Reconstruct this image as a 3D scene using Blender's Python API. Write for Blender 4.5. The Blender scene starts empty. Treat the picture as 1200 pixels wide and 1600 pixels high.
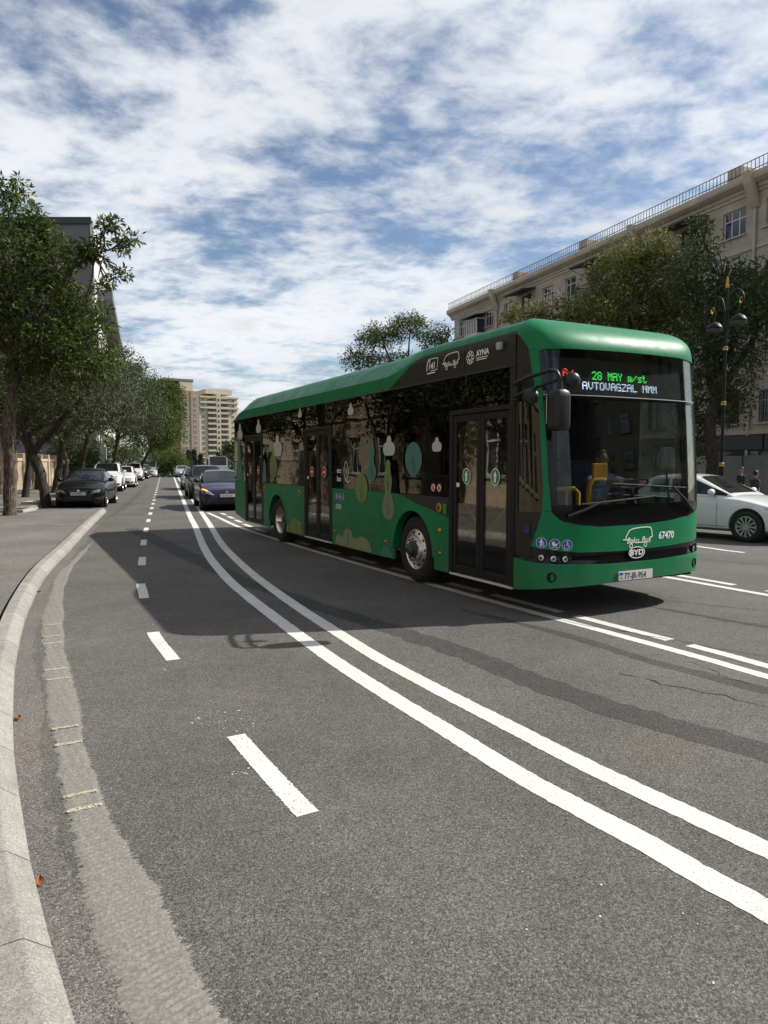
import bpy, bmesh, math, random
import numpy as np
from mathutils import Vector, Matrix
from mathutils.bvhtree import BVHTree
R = math.radians
random.seed(7); rng = np.random.default_rng(7)
scene = bpy.context.scene
COL = scene.collection

# ------------------------------------------------------------------ camera
FPX, PITCH, CAMH = 1101.4, .0688, 1.698
cam = bpy.data.cameras.new('camera'); cam_o = bpy.data.objects.new('camera', cam); COL.objects.link(cam_o)
cam.sensor_fit = 'HORIZONTAL'; cam.sensor_width = 36; cam.lens = 36 * FPX / 1200
cam.clip_start = .05; cam.clip_end = 5000
cam_o.location = (0, 0, CAMH); cam_o.rotation_euler = (math.pi / 2 - PITCH, 0, 0)
scene.camera = cam_o

# ------------------------------------------------------------------ sky and sun
SUN_ELEV = R(40.0)
SUN_DIR = Vector((.969 * math.cos(SUN_ELEV), .246 * math.cos(SUN_ELEV), math.sin(SUN_ELEV))).normalized()
world = bpy.data.worlds.new('World'); scene.world = world; world.use_nodes = True
nt = world.node_tree; nt.nodes.clear()
def wn(t, **k):
    n = nt.nodes.new(t)
    for a, b in k.items(): setattr(n, a, b)
    return n
wl = nt.links.new
sky = wn('ShaderNodeTexSky', sky_type='NISHITA', sun_disc=False, sun_elevation=SUN_ELEV,
         sun_rotation=math.atan2(SUN_DIR.x, SUN_DIR.y), air_density=1.0, dust_density=1.0, ozone_density=2.0)
tc = wn('ShaderNodeTexCoord'); sep = wn('ShaderNodeSeparateXYZ'); wl(tc.outputs['Generated'], sep.inputs[0])
def wmath(op, a, b=None, clamp=False):
    n = wn('ShaderNodeMath', operation=op, use_clamp=clamp)
    for i, s in enumerate((a, b)):
        if s is None: continue
        if isinstance(s, (int, float)): n.inputs[i].default_value = s
        else: wl(s, n.inputs[i])
    return n.outputs[0]
zc = wmath('ADD', wmath('MAXIMUM', sep.outputs['Z'], 0.0), .11)
px = wmath('DIVIDE', sep.outputs['X'], zc); py = wmath('DIVIDE', sep.outputs['Y'], zc)
comb = wn('ShaderNodeCombineXYZ'); wl(px, comb.inputs[0]); wl(py, comb.inputs[1])
def wnoise(scale, detail, rough, off, dist=0.0, sx=1.0, sy=1.0, rot=0.0):
    mp = wn('ShaderNodeMapping'); mp.inputs['Location'].default_value = off; mp.inputs['Scale'].default_value = (sx, sy, 1)
    mp.inputs['Rotation'].default_value = (0, 0, rot)
    wl(comb.outputs[0], mp.inputs['Vector'])
    n = wn('ShaderNodeTexNoise'); n.inputs['Scale'].default_value = scale; n.inputs['Detail'].default_value = detail
    n.inputs['Roughness'].default_value = rough; n.inputs['Distortion'].default_value = dist
    wl(mp.outputs[0], n.inputs['Vector']); return n.outputs['Fac']
big = wnoise(.62, 3.0, .5, (3.1, 1.7, 0), .3)
mid = wnoise(2.1, 10.0, .60, (7.7, 2.2, 0), .25, 1.0, 1.05, .5)
fine = wnoise(11., 5.0, .60, (1.3, 9.2, 0), .3, .95, 1.1, -.5)
dens = wmath('ADD', wmath('ADD', wmath('MULTIPLY', big, .50), wmath('MULTIPLY', mid, .85)), wmath('MULTIPLY', fine, .30))
cr = wn('ShaderNodeMapRange', interpolation_type='SMOOTHSTEP'); wl(dens, cr.inputs['Value'])
cr.inputs['From Min'].default_value = .69; cr.inputs['From Max'].default_value = .98
cr.inputs['To Max'].default_value = .95
shade = wn('ShaderNodeMapRange'); wl(wmath('ADD', wmath('MULTIPLY', mid, .8), wmath('MULTIPLY', fine, .35)), shade.inputs['Value'])
shade.inputs['From Min'].default_value = .42; shade.inputs['From Max'].default_value = .78
shade.inputs['To Min'].default_value = 10.0; shade.inputs['To Max'].default_value = 7.0
cloudc = wn('ShaderNodeCombineColor')
for i, k in enumerate((.97, .99, 1.02)): wl(wmath('MULTIPLY', shade.outputs[0], k), cloudc.inputs[i])
mix = wn('ShaderNodeMix', data_type='RGBA'); wl(cr.outputs[0], mix.inputs[0]); wl(sky.outputs[0], mix.inputs[6]); wl(cloudc.outputs[0], mix.inputs[7])
bg = wn('ShaderNodeBackground'); bg.inputs['Strength'].default_value = .088; wl(mix.outputs[2], bg.inputs['Color'])
wo = wn('ShaderNodeOutputWorld'); wl(bg.outputs[0], wo.inputs[0])
sun = bpy.data.lights.new('sun', 'SUN'); sun.energy = 4.6; sun.angle = R(.53); sun.color = (1, .95, .87)
sun_o = bpy.data.objects.new('sun', sun); COL.objects.link(sun_o)
sun_o.rotation_euler = (-SUN_DIR).to_track_quat('-Z', 'Y').to_euler(); sun_o.location = (20, 20, 40)
vs = scene.view_settings; vs.view_transform = 'Standard'; vs.look = 'None'; vs.gamma = 1; vs.use_curve_mapping = False; vs.exposure = 0.42
scene.cycles.max_bounces = 8; scene.cycles.transparent_max_bounces = 12; scene.cycles.caustics_reflective = False; scene.cycles.caustics_refractive = False

# ------------------------------------------------------------------ materials
MATS = {}
def nodes_of(m):
    m.use_nodes = True; t = m.node_tree; return t, t.nodes['Principled BSDF']
def mat(name, col, rough=.6, metal=0., spec=.5, vary=0., vscale=5., bump=0., bscale=40., coat=0., emit=None, estr=1.):
    m = bpy.data.materials.new(name); t, b = nodes_of(m); MATS[name] = m
    c4 = (*col, 1); b.inputs['Base Color'].default_value = c4; b.inputs['Roughness'].default_value = rough
    b.inputs['Metallic'].default_value = metal; b.inputs['Specular IOR Level'].default_value = spec
    b.inputs['Coat Weight'].default_value = coat; b.inputs['Coat Roughness'].default_value = .04
    if emit: b.inputs['Emission Color'].default_value = (*emit, 1); b.inputs['Emission Strength'].default_value = estr
    if vary or bump:
        tcn = t.nodes.new('ShaderNodeTexCoord')
    if vary:
        n = t.nodes.new('ShaderNodeTexNoise'); n.inputs['Scale'].default_value = vscale; n.inputs['Detail'].default_value = 5; n.inputs['Roughness'].default_value = .65
        t.links.new(tcn.outputs['Object'], n.inputs['Vector'])
        mr = t.nodes.new('ShaderNodeMapRange'); mr.inputs['From Min'].default_value = .3; mr.inputs['From Max'].default_value = .7
        mr.inputs['To Min'].default_value = 1 - vary; mr.inputs['To Max'].default_value = 1 + vary
        t.links.new(n.outputs['Fac'], mr.inputs['Value'])
        mx = t.nodes.new('ShaderNodeVectorMath'); mx.operation = 'SCALE'; mx.inputs[0].default_value = col
        t.links.new(mr.outputs[0], mx.inputs['Scale']); t.links.new(mx.outputs[0], b.inputs['Base Color'])
    if bump:
        n2 = t.nodes.new('ShaderNodeTexNoise'); n2.inputs['Scale'].default_value = bscale; n2.inputs['Detail'].default_value = 4
        t.links.new(tcn.outputs['Object'], n2.inputs['Vector'])
        bp = t.nodes.new('ShaderNodeBump'); bp.inputs['Strength'].default_value = bump; bp.inputs['Distance'].default_value = .02
        t.links.new(n2.outputs['Fac'], bp.inputs['Height']); t.links.new(bp.outputs[0], b.inputs['Normal'])
    return m
def node(t, typ, ins=None, **k):
    n = t.nodes.new(typ)
    for a, b in k.items(): setattr(n, a, b)
    for a, b in (ins or {}).items():
        if isinstance(b, bpy.types.NodeSocket): t.links.new(b, n.inputs[a])
        else: n.inputs[a].default_value = b
    return n
def glass(name, tint, refl=1.0, rough=.01, wave=0.):
    m = bpy.data.materials.new(name); m.use_nodes = True; t = m.node_tree; t.nodes.clear(); MATS[name] = m
    fr = node(t, 'ShaderNodeFresnel', {'IOR': 1.52})
    nz = None
    if wave:
        wt = node(t, 'ShaderNodeTexNoise', {'Vector': node(t, 'ShaderNodeTexCoord').outputs['Object'], 'Scale': 1.7, 'Detail': 1.5})
        nz = node(t, 'ShaderNodeBump', {'Strength': wave, 'Distance': .02, 'Height': wt.outputs['Fac']}).outputs[0]
    tr = node(t, 'ShaderNodeBsdfTransparent', {'Color': (*tint, 1)})
    gl = node(t, 'ShaderNodeBsdfGlossy', {'Roughness': rough, 'Color': (1, 1, 1, 1)})
    if nz: t.links.new(nz, gl.inputs['Normal'])
    fm = node(t, 'ShaderNodeMath', {0: fr.outputs[0], 1: refl}, operation='MULTIPLY', use_clamp=True)
    mx = node(t, 'ShaderNodeMixShader', {0: fm.outputs[0], 1: tr.outputs[0], 2: gl.outputs[0]})
    o = node(t, 'ShaderNodeOutputMaterial', {0: mx.outputs[0]})
    return m
def asphalt(name, base, dark=1.0, warm=1.04, grain=150., bump=.8):
    m = bpy.data.materials.new(name); t, b = nodes_of(m); MATS[name] = m
    tcn = node(t, 'ShaderNodeTexCoord'); P = tcn.outputs['Object']
    vo = node(t, 'ShaderNodeTexVoronoi', {'Vector': P, 'Scale': grain, 'Randomness': 1.0})
    n1 = node(t, 'ShaderNodeTexNoise', {'Vector': P, 'Scale': grain * .55, 'Detail': 3.0, 'Roughness': .7})
    n2 = node(t, 'ShaderNodeTexNoise', {'Vector': P, 'Scale': .55, 'Detail': 6.0, 'Roughness': .62})
    n3 = node(t, 'ShaderNodeTexNoise', {'Vector': P, 'Scale': 9.0, 'Detail': 5.0, 'Roughness': .7})
    sp = node(t, 'ShaderNodeSeparateColor', {0: vo.outputs['Color']})
    g = node(t, 'ShaderNodeMapRange', {'Value': sp.outputs[0], 'From Min': 0., 'From Max': 1., 'To Min': .5, 'To Max': 1.42})
    g2 = node(t, 'ShaderNodeMapRange', {'Value': n1.outputs['Fac'], 'From Min': .3, 'From Max': .7, 'To Min': .5, 'To Max': 1.5})
    l = node(t, 'ShaderNodeMapRange', {'Value': n2.outputs['Fac'], 'From Min': .3, 'From Max': .7, 'To Min': .76, 'To Max': 1.22})
    l2 = node(t, 'ShaderNodeMapRange', {'Value': n3.outputs['Fac'], 'From Min': .3, 'From Max': .7, 'To Min': .88, 'To Max': 1.12})
    a = node(t, 'ShaderNodeMath', {0: g.outputs[0], 1: g2.outputs[0]}, operation='MULTIPLY')
    a2 = node(t, 'ShaderNodeMath', {0: l.outputs[0], 1: l2.outputs[0]}, operation='MULTIPLY')
    a3 = node(t, 'ShaderNodeMath', {0: a.outputs[0], 1: a2.outputs[0]}, operation='MULTIPLY')
    # bright exposed stones
    st = node(t, 'ShaderNodeMapRange', {'Value': sp.outputs[1], 'From Min': .86, 'From Max': 1.0, 'To Min': 0., 'To Max': .9})
    a4 = node(t, 'ShaderNodeMath', {0: a3.outputs[0], 1: st.outputs[0]}, operation='ADD')
    n4 = node(t, 'ShaderNodeTexNoise', {'Vector': P, 'Scale': .8, 'Detail': 4.0, 'Roughness': .55, 'Distortion': .6})
    br = node(t, 'ShaderNodeMapRange', {'Value': n4.outputs['Fac'], 'From Min': .56, 'From Max': .74, 'To Min': 0., 'To Max': .4}, interpolation_type='SMOOTHSTEP')
    tn = node(t, 'ShaderNodeMix', {0: br.outputs[0], 6: (base * warm * dark, base * dark, base * .93 * dark, 1), 7: (base * 1.22 * dark, base * 1.02 * dark, base * .72 * dark, 1)}, data_type='RGBA')
    v = node(t, 'ShaderNodeVectorMath', {0: tn.outputs[2], 'Scale': a4.outputs[0]}, operation='SCALE')
    t.links.new(v.outputs[0], b.inputs['Base Color'])
    b.inputs['Roughness'].default_value = .82; b.inputs['Specular IOR Level'].default_value = .25
    h = node(t, 'ShaderNodeMath', {0: vo.outputs['Distance'], 1: -.6}, operation='MULTIPLY')
    h2 = node(t, 'ShaderNodeMath', {0: h.outputs[0], 1: n1.outputs['Fac']}, operation='ADD')
    bp = node(t, 'ShaderNodeBump', {'Strength': bump, 'Distance': .006, 'Height': h2.outputs[0]})
    t.links.new(bp.outputs[0], b.inputs['Normal'])
    return m
def paint(name, base=.66, worn=.5, tone=(1., .985, .93)):
    m = bpy.data.materials.new(name); t, b = nodes_of(m); MATS[name] = m
    tcn = node(t, 'ShaderNodeTexCoord'); P = tcn.outputs['Object']
    n1 = node(t, 'ShaderNodeTexNoise', {'Vector': P, 'Scale': 85., 'Detail': 4.0, 'Roughness': .75})
    n2 = node(t, 'ShaderNodeTexNoise', {'Vector': P, 'Scale': 2.2, 'Detail': 4.0, 'Roughness': .6})
    l = node(t, 'ShaderNodeMapRange', {'Value': n2.outputs['Fac'], 'From Min': .3, 'From Max': .7, 'To Min': .86, 'To Max': 1.06})
    g = node(t, 'ShaderNodeMapRange', {'Value': n1.outputs['Fac'], 'From Min': .28, 'From Max': .5, 'To Min': .6, 'To Max': 1.0})
    a = node(t, 'ShaderNodeMath', {0: l.outputs[0], 1: g.outputs[0]}, operation='MULTIPLY')
    v = node(t, 'ShaderNodeVectorMath', {0: (base*tone[0], base*tone[1], base*tone[2]), 'Scale': a.outputs[0]}, operation='SCALE')
    t.links.new(v.outputs[0], b.inputs['Base Color']); b.inputs['Roughness'].default_value = .7
    al = node(t, 'ShaderNodeMapRange', {'Value': n1.outputs['Fac'], 'From Min': .22 + .1 * worn, 'From Max': .27 + .1 * worn, 'To Min': 0., 'To Max': 1.})
    t.links.new(al.outputs[0], b.inputs['Alpha'])
    bp = node(t, 'ShaderNodeBump', {'Strength': .5, 'Distance': .004, 'Height': n1.outputs['Fac']}); t.links.new(bp.outputs[0], b.inputs['Normal'])
    return m
def masonry(name, c1, c2, mortar, bw, bh, ms=.012, bump=.3, rough=.85, plane='xz'):
    """coursed stone cladding too far off to tell the blocks apart one by one"""
    m = bpy.data.materials.new(name); t, b = nodes_of(m); MATS[name] = m
    tcn = node(t, 'ShaderNodeTexCoord'); sp = node(t, 'ShaderNodeSeparateXYZ', {0: tcn.outputs['Object']})
    cb = node(t, 'ShaderNodeCombineXYZ', {0: sp.outputs[0 if plane == 'xz' else 1], 1: sp.outputs[2]})
    br = node(t, 'ShaderNodeTexBrick', {'Vector': cb.outputs[0], 'Color1': (*c1, 1), 'Color2': (*c2, 1), 'Mortar': (*mortar, 1), 'Scale': 1.0, 'Mortar Size': ms, 'Brick Width': bw, 'Row Height': bh, 'Bias': 0.})
    n2 = node(t, 'ShaderNodeTexNoise', {'Vector': tcn.outputs['Object'], 'Scale': .5, 'Detail': 7.0, 'Roughness': .7})
    l = node(t, 'ShaderNodeMapRange', {'Value': n2.outputs['Fac'], 'From Min': .3, 'From Max': .7, 'To Min': .75, 'To Max': 1.15})
    v = node(t, 'ShaderNodeVectorMath', {0: br.outputs['Color'], 'Scale': l.outputs[0]}, operation='SCALE')
    t.links.new(v.outputs[0], b.inputs['Base Color']); b.inputs['Roughness'].default_value = rough
    bp = node(t, 'ShaderNodeBump', {'Strength': bump, 'Distance': .01, 'Height': br.outputs['Fac']}, invert=True); t.links.new(bp.outputs[0], b.inputs['Normal'])
    return m
def leaf_mat(name, c1, c2, c3=None, trans=.35, odd=.06):
    m = bpy.data.materials.new(name); m.use_nodes = True; t = m.node_tree; t.nodes.clear(); MATS[name] = m
    ge = node(t, 'ShaderNodeNewGeometry')
    mx = node(t, 'ShaderNodeMix', {0: ge.outputs['Random Per Island'], 6: (*c1, 1), 7: (*c2, 1)}, data_type='RGBA')
    col = mx.outputs[2]
    if c3:
        wn_ = node(t, 'ShaderNodeTexWhiteNoise', {'W': ge.outputs['Random Per Island']}, noise_dimensions='1D')
        gt = node(t, 'ShaderNodeMath', {0: wn_.outputs['Value'], 1: 1 - odd}, operation='GREATER_THAN')
        mx2 = node(t, 'ShaderNodeMix', {0: gt.outputs[0], 6: col, 7: (*c3, 1)}, data_type='RGBA'); col = mx2.outputs[2]
    d = node(t, 'ShaderNodeBsdfPrincipled', {'Base Color': col, 'Roughness': .6, 'Specular IOR Level': .22})
    tr = node(t, 'ShaderNodeBsdfTranslucent', {'Color': col})
    ms = node(t, 'ShaderNodeMixShader', {0: trans, 1: d.outputs[0], 2: tr.outputs[0]})
    node(t, 'ShaderNodeOutputMaterial', {0: ms.outputs[0]})
    return m
def bark_mat(name, c1, c2):
    m = bpy.data.materials.new(name); t, b = nodes_of(m); MATS[name] = m
    tcn = node(t, 'ShaderNodeTexCoord'); mp = node(t, 'ShaderNodeMapping', {'Vector': tcn.outputs['Object'], 'Scale': (9, 9, 1.6)})
    n = node(t, 'ShaderNodeTexNoise', {'Vector': mp.outputs[0], 'Scale': 2.2, 'Detail': 6.0, 'Roughness': .7, 'Distortion': 1.2})
    r = node(t, 'ShaderNodeMapRange', {'Value': n.outputs['Fac'], 'From Min': .42, 'From Max': .58})
    mx = node(t, 'ShaderNodeMix', {0: r.outputs[0], 6: (*c1, 1), 7: (*c2, 1)}, data_type='RGBA'); t.links.new(mx.outputs[2], b.inputs['Base Color'])
    b.inputs['Roughness'].default_value = .9
    bp = node(t, 'ShaderNodeBump', {'Strength': 1.0, 'Distance': .05, 'Height': n.outputs['Fac']}); t.links.new(bp.outputs[0], b.inputs['Normal'])
    return m

# ------------------------------------------------------------------ mesh helpers
class MB:
    def __init__(s): s.v = []; s.f = []
    def add(s, vs, fs):
        o = len(s.v); s.v += [tuple(map(float, p)) for p in vs]; s.f += [tuple(i + o for i in q) for q in fs]; return s
    def box(s, x0, x1, y0, y1, z0, z1):
        return s.add([(x0,y0,z0),(x1,y0,z0),(x1,y1,z0),(x0,y1,z0),(x0,y0,z1),(x1,y0,z1),(x1,y1,z1),(x0,y1,z1)],
                     [(0,3,2,1),(4,5,6,7),(0,1,5,4),(1,2,6,5),(2,3,7,6),(3,0,4,7)])
    def obox(s, c, ax, ay, az):
        c, ax, ay, az = map(Vector, (c, ax, ay, az))
        P = [c + i*ax + j*ay + k*az for k in (-1,1) for j in (-1,1) for i in (-1,1)]
        return s.add(P, [(0,2,3,1),(4,5,7,6),(0,1,5,4),(1,3,7,5),(3,2,6,7),(2,0,4,6)])
    def prism(s, poly, axis, a, b):
        mk = {'x': lambda p, q, r: (r, p, q), 'y': lambda p, q, r: (p, r, q), 'z': lambda p, q, r: (p, q, r)}[axis]
        n = len(poly)
        return s.add([mk(p, q, a) for p, q in poly] + [mk(p, q, b) for p, q in poly],
                     [tuple(range(n))[::-1], tuple(range(n, 2*n))] + [(i, (i+1) % n, n + (i+1) % n, n + i) for i in range(n)])
    def tube(s, pts, r, n=8, cap=True):
        pts = [Vector(p) for p in pts]; m = len(pts); rr = r if isinstance(r, (list, tuple)) else [r]*m
        o = len(s.v); up = Vector((0,0,1)); prev = None
        for i, p in enumerate(pts):
            d = (pts[min(i+1, m-1)] - pts[max(i-1, 0)]).normalized()
            if prev is None:
                a = d.cross(up if abs(d.z) < .95 else Vector((1,0,0))).normalized()
            else:
                a = (prev - prev.dot(d)*d).normalized()
            prev = a; b = d.cross(a)
            for k in range(n):
                t = 2*math.pi*k/n; s.v.append(tuple(p + float(rr[i])*(math.cos(t)*a + math.sin(t)*b)))
        for i in range(m-1):
            for k in range(n):
                s.f.append((o+i*n+k, o+i*n+(k+1) % n, o+(i+1)*n+(k+1) % n, o+(i+1)*n+k))
        if cap: s.f.append(tuple(o+k for k in range(n))[::-1]); s.f.append(tuple(o+(m-1)*n+k for k in range(n)))
        return s
    def lathe(s, prof, c, axis='z', n=24, cap=False):
        c = Vector(c); o = len(s.v); m = len(prof)
        for r, h in prof:
            for k in range(n):
                t = 2*math.pi*k/n; a, b = r*math.cos(t), r*math.sin(t)
                s.v.append(tuple(c + Vector({'z': (a,b,h), 'y': (a,h,b), 'x': (h,a,b)}[axis])))
        for i in range(m-1):
            for k in range(n): s.f.append((o+i*n+k, o+i*n+(k+1) % n, o+(i+1)*n+(k+1) % n, o+(i+1)*n+k))
        if cap: s.f.append(tuple(o+k for k in range(n))); s.f.append(tuple(o+(m-1)*n+k for k in range(n)))
        return s
    def grid(s, G, thick=0., close=False):
        """G[i][j] points -> quads; thick>0 adds a back sheet shifted along -normal"""
        G = np.array(G, float); a, b = G.shape[:2]; o = len(s.v)
        s.v += [tuple(p) for p in G.reshape(-1, 3)]
        q = [(i*b+j, i*b+j+1, (i+1)*b+j+1, (i+1)*b+j) for i in range(a-1) for j in range(b-1)]
        s.f += [tuple(o+k for k in f) for f in q]
        if thick:
            du = np.gradient(G, axis=0); dv = np.gradient(G, axis=1); N = np.cross(du, dv); N /= (np.linalg.norm(N, axis=2, keepdims=True) + 1e-9)
            H = G + N*thick; o2 = len(s.v); s.v += [tuple(p) for p in H.reshape(-1, 3)]
            s.f += [tuple(o2+k for k in f[::-1]) for f in q]
            rim = [(0, j) for j in range(b)] + [(i, b-1) for i in range(1, a)] + [(a-1, j) for j in range(b-2, -1, -1)] + [(i, 0) for i in range(a-2, 0, -1)]
            for k in range(len(rim)):
                p, r = rim[k], rim[(k+1) % len(rim)]; i0, i1 = p[0]*b+p[1], r[0]*b+r[1]
                s.f.append((o+i0, o2+i0, o2+i1, o+i1))
        return s
    def sphere(s, c, r, n=12, m=8):
        rx, ry, rz = r if isinstance(r, (tuple, list)) else (r, r, r)
        o = len(s.v)
        for i in range(m+1):
            p = math.pi*i/m
            for k in range(n):
                t = 2*math.pi*k/n; s.v.append((c[0]+rx*math.sin(p)*math.cos(t), c[1]+ry*math.sin(p)*math.sin(t), c[2]+rz*math.cos(p)))
        for i in range(m):
            for k in range(n): s.f.append((o+i*n+k, o+(i+1)*n+k, o+(i+1)*n+(k+1) % n, o+i*n+(k+1) % n))
        return s
    def mesh(s, name, m, smooth=0):
        me = bpy.data.meshes.new(name); me.from_pydata(s.v, [], s.f)
        if m: me.materials.append(MATS[m] if isinstance(m, str) else m)
        fin(me, smooth); return me
    def build(s, name, m, parent=None, smooth=0, bevel=0., seg=2):
        return put(name, s.mesh(name, m, smooth), parent, bevel, seg)
def fin(me, smooth=0):
    bm = bmesh.new(); bm.from_mesh(me); bmesh.ops.recalc_face_normals(bm, faces=bm.faces); bm.to_mesh(me); bm.free()
    if smooth:
        me.polygons.foreach_set('use_smooth', [True]*len(me.polygons)); me.set_sharp_from_angle(angle=R(smooth))
    me.update()
def put(name, me, parent=None, bevel=0., seg=2):
    o = bpy.data.objects.new(name, me); COL.objects.link(o)
    if parent: o.parent = parent
    if bevel:
        md = o.modifiers.new('bevel', 'BEVEL'); md.width = bevel; md.segments = seg; md.limit_method = 'ANGLE'; md.angle_limit = R(40)
    return o
def empty(name, loc=(0,0,0), rz=0., label=None, cat=None, group=None):
    o = bpy.data.objects.new(name, None); COL.objects.link(o); o.location = loc; o.rotation_euler = (0,0,rz); o.empty_display_size = .2
    if label: tag(o, label, cat, group)
    return o
def tag(o, label=None, cat=None, group=None, kind=None):
    if label: o['label'] = label
    if cat: o['category'] = cat
    if group: o['group'] = group
    if kind: o['kind'] = kind
    return o
def struct(o): o['kind'] = 'structure'; return o
def copy_tree(o, parent=None):
    c = o.copy(); COL.objects.link(c); c.parent = parent
    for ch in list(o.children): copy_tree(ch, c)
    return c
def catmull(P, per=12):
    P = np.array(P, float); Q = np.vstack([2*P[0]-P[1], P, 2*P[-1]-P[-2]]); o = []
    for i in range(1, len(Q)-2):
        a, b, c, d = Q[i-1:i+3]
        for k in range(per):
            t = k/per; o.append(.5*((2*b)+(-a+c)*t+(2*a-5*b+4*c-d)*t*t+(-a+3*b-3*c+d)*t**3))
    o.append(P[-1]); return np.array(o)
class Path2:
    """a plan curve, sampled by arc length"""
    def __init__(s, P, per=24):
        s.p = catmull(P, per); s.s = np.r_[0, np.cumsum(np.hypot(*np.diff(s.p, axis=0).T))]; s.len = s.s[-1]
    def at(s, d, off=0.):
        d = np.asarray(d, float); x = np.interp(d, s.s, s.p[:,0]); y = np.interp(d, s.s, s.p[:,1]); e = .05
        x1 = np.interp(np.clip(d+e,0,s.len), s.s, s.p[:,0]); y1 = np.interp(np.clip(d+e,0,s.len), s.s, s.p[:,1])
        x0 = np.interp(np.clip(d-e,0,s.len), s.s, s.p[:,0]); y0 = np.interp(np.clip(d-e,0,s.len), s.s, s.p[:,1])
        tx, ty = x1-x0, y1-y0; n = np.hypot(tx, ty)+1e-9
        return np.stack([x - ty/n*off, y + tx/n*off], -1)      # +off is to the left of travel
def at(x, y, Y):
    """world point seen at photo position (x, y) at distance Y"""
    dx, du = (x-600)/FPX, (800-y)/FPX; c, s = math.cos(PITCH), math.sin(PITCH)
    d = Vector((dx, c+s*du, -s+c*du)); return Vector((0,0,CAMH)) + d*(Y/d.y)
def gz(x, y):
    """height of the road surface: level, then dipping beyond the crest"""
    d = y*.957 - x*.29
    return 0. if d < 92 else (-.033*(d-92) if d < 380 else -9.5)
# ------------------------------------------------------------------ ground, road, kerb, markings
asphalt('asphalt', .110); asphalt('asphalt_dark', .062, warm=1.0); asphalt('asphalt_walk', .15, warm=1.05, grain=120., bump=.35)
mat('asphalt_milled', (.205,.196,.174), .9, vary=.42, vscale=95, bump=.25, bscale=240); asphalt('asphalt_worn', .088); asphalt('asphalt_gutter', .137, warm=1.08)
paint('road_paint', .69, 1.0); paint('road_paint_worn', .70, 1.3); paint('cream_paint', .50, 2.2, (1., .90, .66))
def granite(name, c, speck=.35):
    m = bpy.data.materials.new(name); t, b = nodes_of(m); MATS[name] = m
    P = node(t, 'ShaderNodeTexCoord').outputs['Object']
    oi = node(t, 'ShaderNodeObjectInfo')
    vo = node(t, 'ShaderNodeTexVoronoi', {'Vector': P, 'Scale': 190.}); sp = node(t, 'ShaderNodeSeparateColor', {0: vo.outputs['Color']})
    n = node(t, 'ShaderNodeTexNoise', {'Vector': P, 'Scale': 6., 'Detail': 5.})
    a = node(t, 'ShaderNodeMapRange', {'Value': sp.outputs[0], 'To Min': 1-speck, 'To Max': 1+speck})
    l = node(t, 'ShaderNodeMapRange', {'Value': n.outputs['Fac'], 'From Min': .3, 'From Max': .7, 'To Min': .85, 'To Max': 1.12})
    r = node(t, 'ShaderNodeMapRange', {'Value': oi.outputs['Random'], 'To Min': .9, 'To Max': 1.1})
    m1 = node(t, 'ShaderNodeMath', {0: a.outputs[0], 1: l.outputs[0]}, operation='MULTIPLY'); m2 = node(t, 'ShaderNodeMath', {0: m1.outputs[0], 1: r.outputs[0]}, operation='MULTIPLY')
    v = node(t, 'ShaderNodeVectorMath', {0: c, 'Scale': m2.outputs[0]}, operation='SCALE'); t.links.new(v.outputs[0], b.inputs['Base Color'])
    b.inputs['Roughness'].default_value = .75
    bp = node(t, 'ShaderNodeBump', {'Strength': .25, 'Distance': .004, 'Height': n.outputs['Fac']}); t.links.new(bp.outputs[0], b.inputs['Normal'])
granite('granite', (.275, .265, .24)); mat('concrete', (.36, .34, .30), .9, vary=.2, vscale=4, bump=.3, bscale=60)
mat('soil', (.10, .08, .055), .95, vary=.3, vscale=3); mat('grass_ground', (.10, .10, .06), .95, vary=.3, vscale=.2)

# ground sheet to the horizon, following the road's long fall beyond the crest
xs = np.r_[-2500, -900, -400, np.arange(-200, 201, 20), 400, 900, 2500]; ys = np.r_[-400, -100, np.arange(-20, 420, 8), 480, 700, 1200, 3000]
struct(MB().grid([[(x, y, gz(x, y)-.02) for x in xs] for y in ys]).build('ground', 'grass_ground'))
FW = Vector((-.29, .957, 0))                                # direction of the far road
# road sheet
kerb = Path2([(2.6,-1.2),(1.5,-.55),(.55,.15),(-.2,1.0),(-.62,1.55),(-.95,2.03),(-1.27,2.5),(-1.6,3.04),(-2.13,3.95),(-2.62,4.88),(-3.10,5.83),(-4.02,7.85),(-5.10,10.57),(-6.14,13.71),(-7.9,19.0),(-9.72,24.6)])
rd = []
for k in np.r_[np.arange(-30, 96, 3), np.arange(98, 420, 6)]:
    row = []
    for w in np.r_[-14, -10, -6, -3, 0, 3, 6, 9, 12, 15, 18, 22, 26, 30]:
        if k < 0: p = (w*1.0 - .2*k, k)
        else: p = (w*1.0 - .303*k - 2.2*(1-math.exp(-k/14.)), k)
        row.append((p[0], p[1], gz(*p)))
    rd.append(row)
struct(MB().grid(rd).build('road', 'asphalt'))
# pavement (asphalt) behind the kerb
KH = .13; KW = .19
n = 60; dd = np.linspace(0, kerb.len, n); inner = kerb.at(dd, KW+.03)
bay0 = Vector((-9.72-.2, 24.6, 0))                          # where the parking bay starts
side = Vector((-.957, -.29, 0))
w = MB(); G = []
far_left = [(-60 + .0*i, -6 + 30*i/(n-1)) for i in range(n)]
for i in range(n):
    a = inner[i]; b = (min(a[0]-30, -34), a[1]-2)
    G.append([(a[0]+(b[0]-a[0])*t, a[1]+(b[1]-a[1])*t, KH-.012) for t in (0, .04, .15, .4, 1)])
w.grid(G)
sw = struct(w.build('pavement', 'asphalt_walk'))
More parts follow.
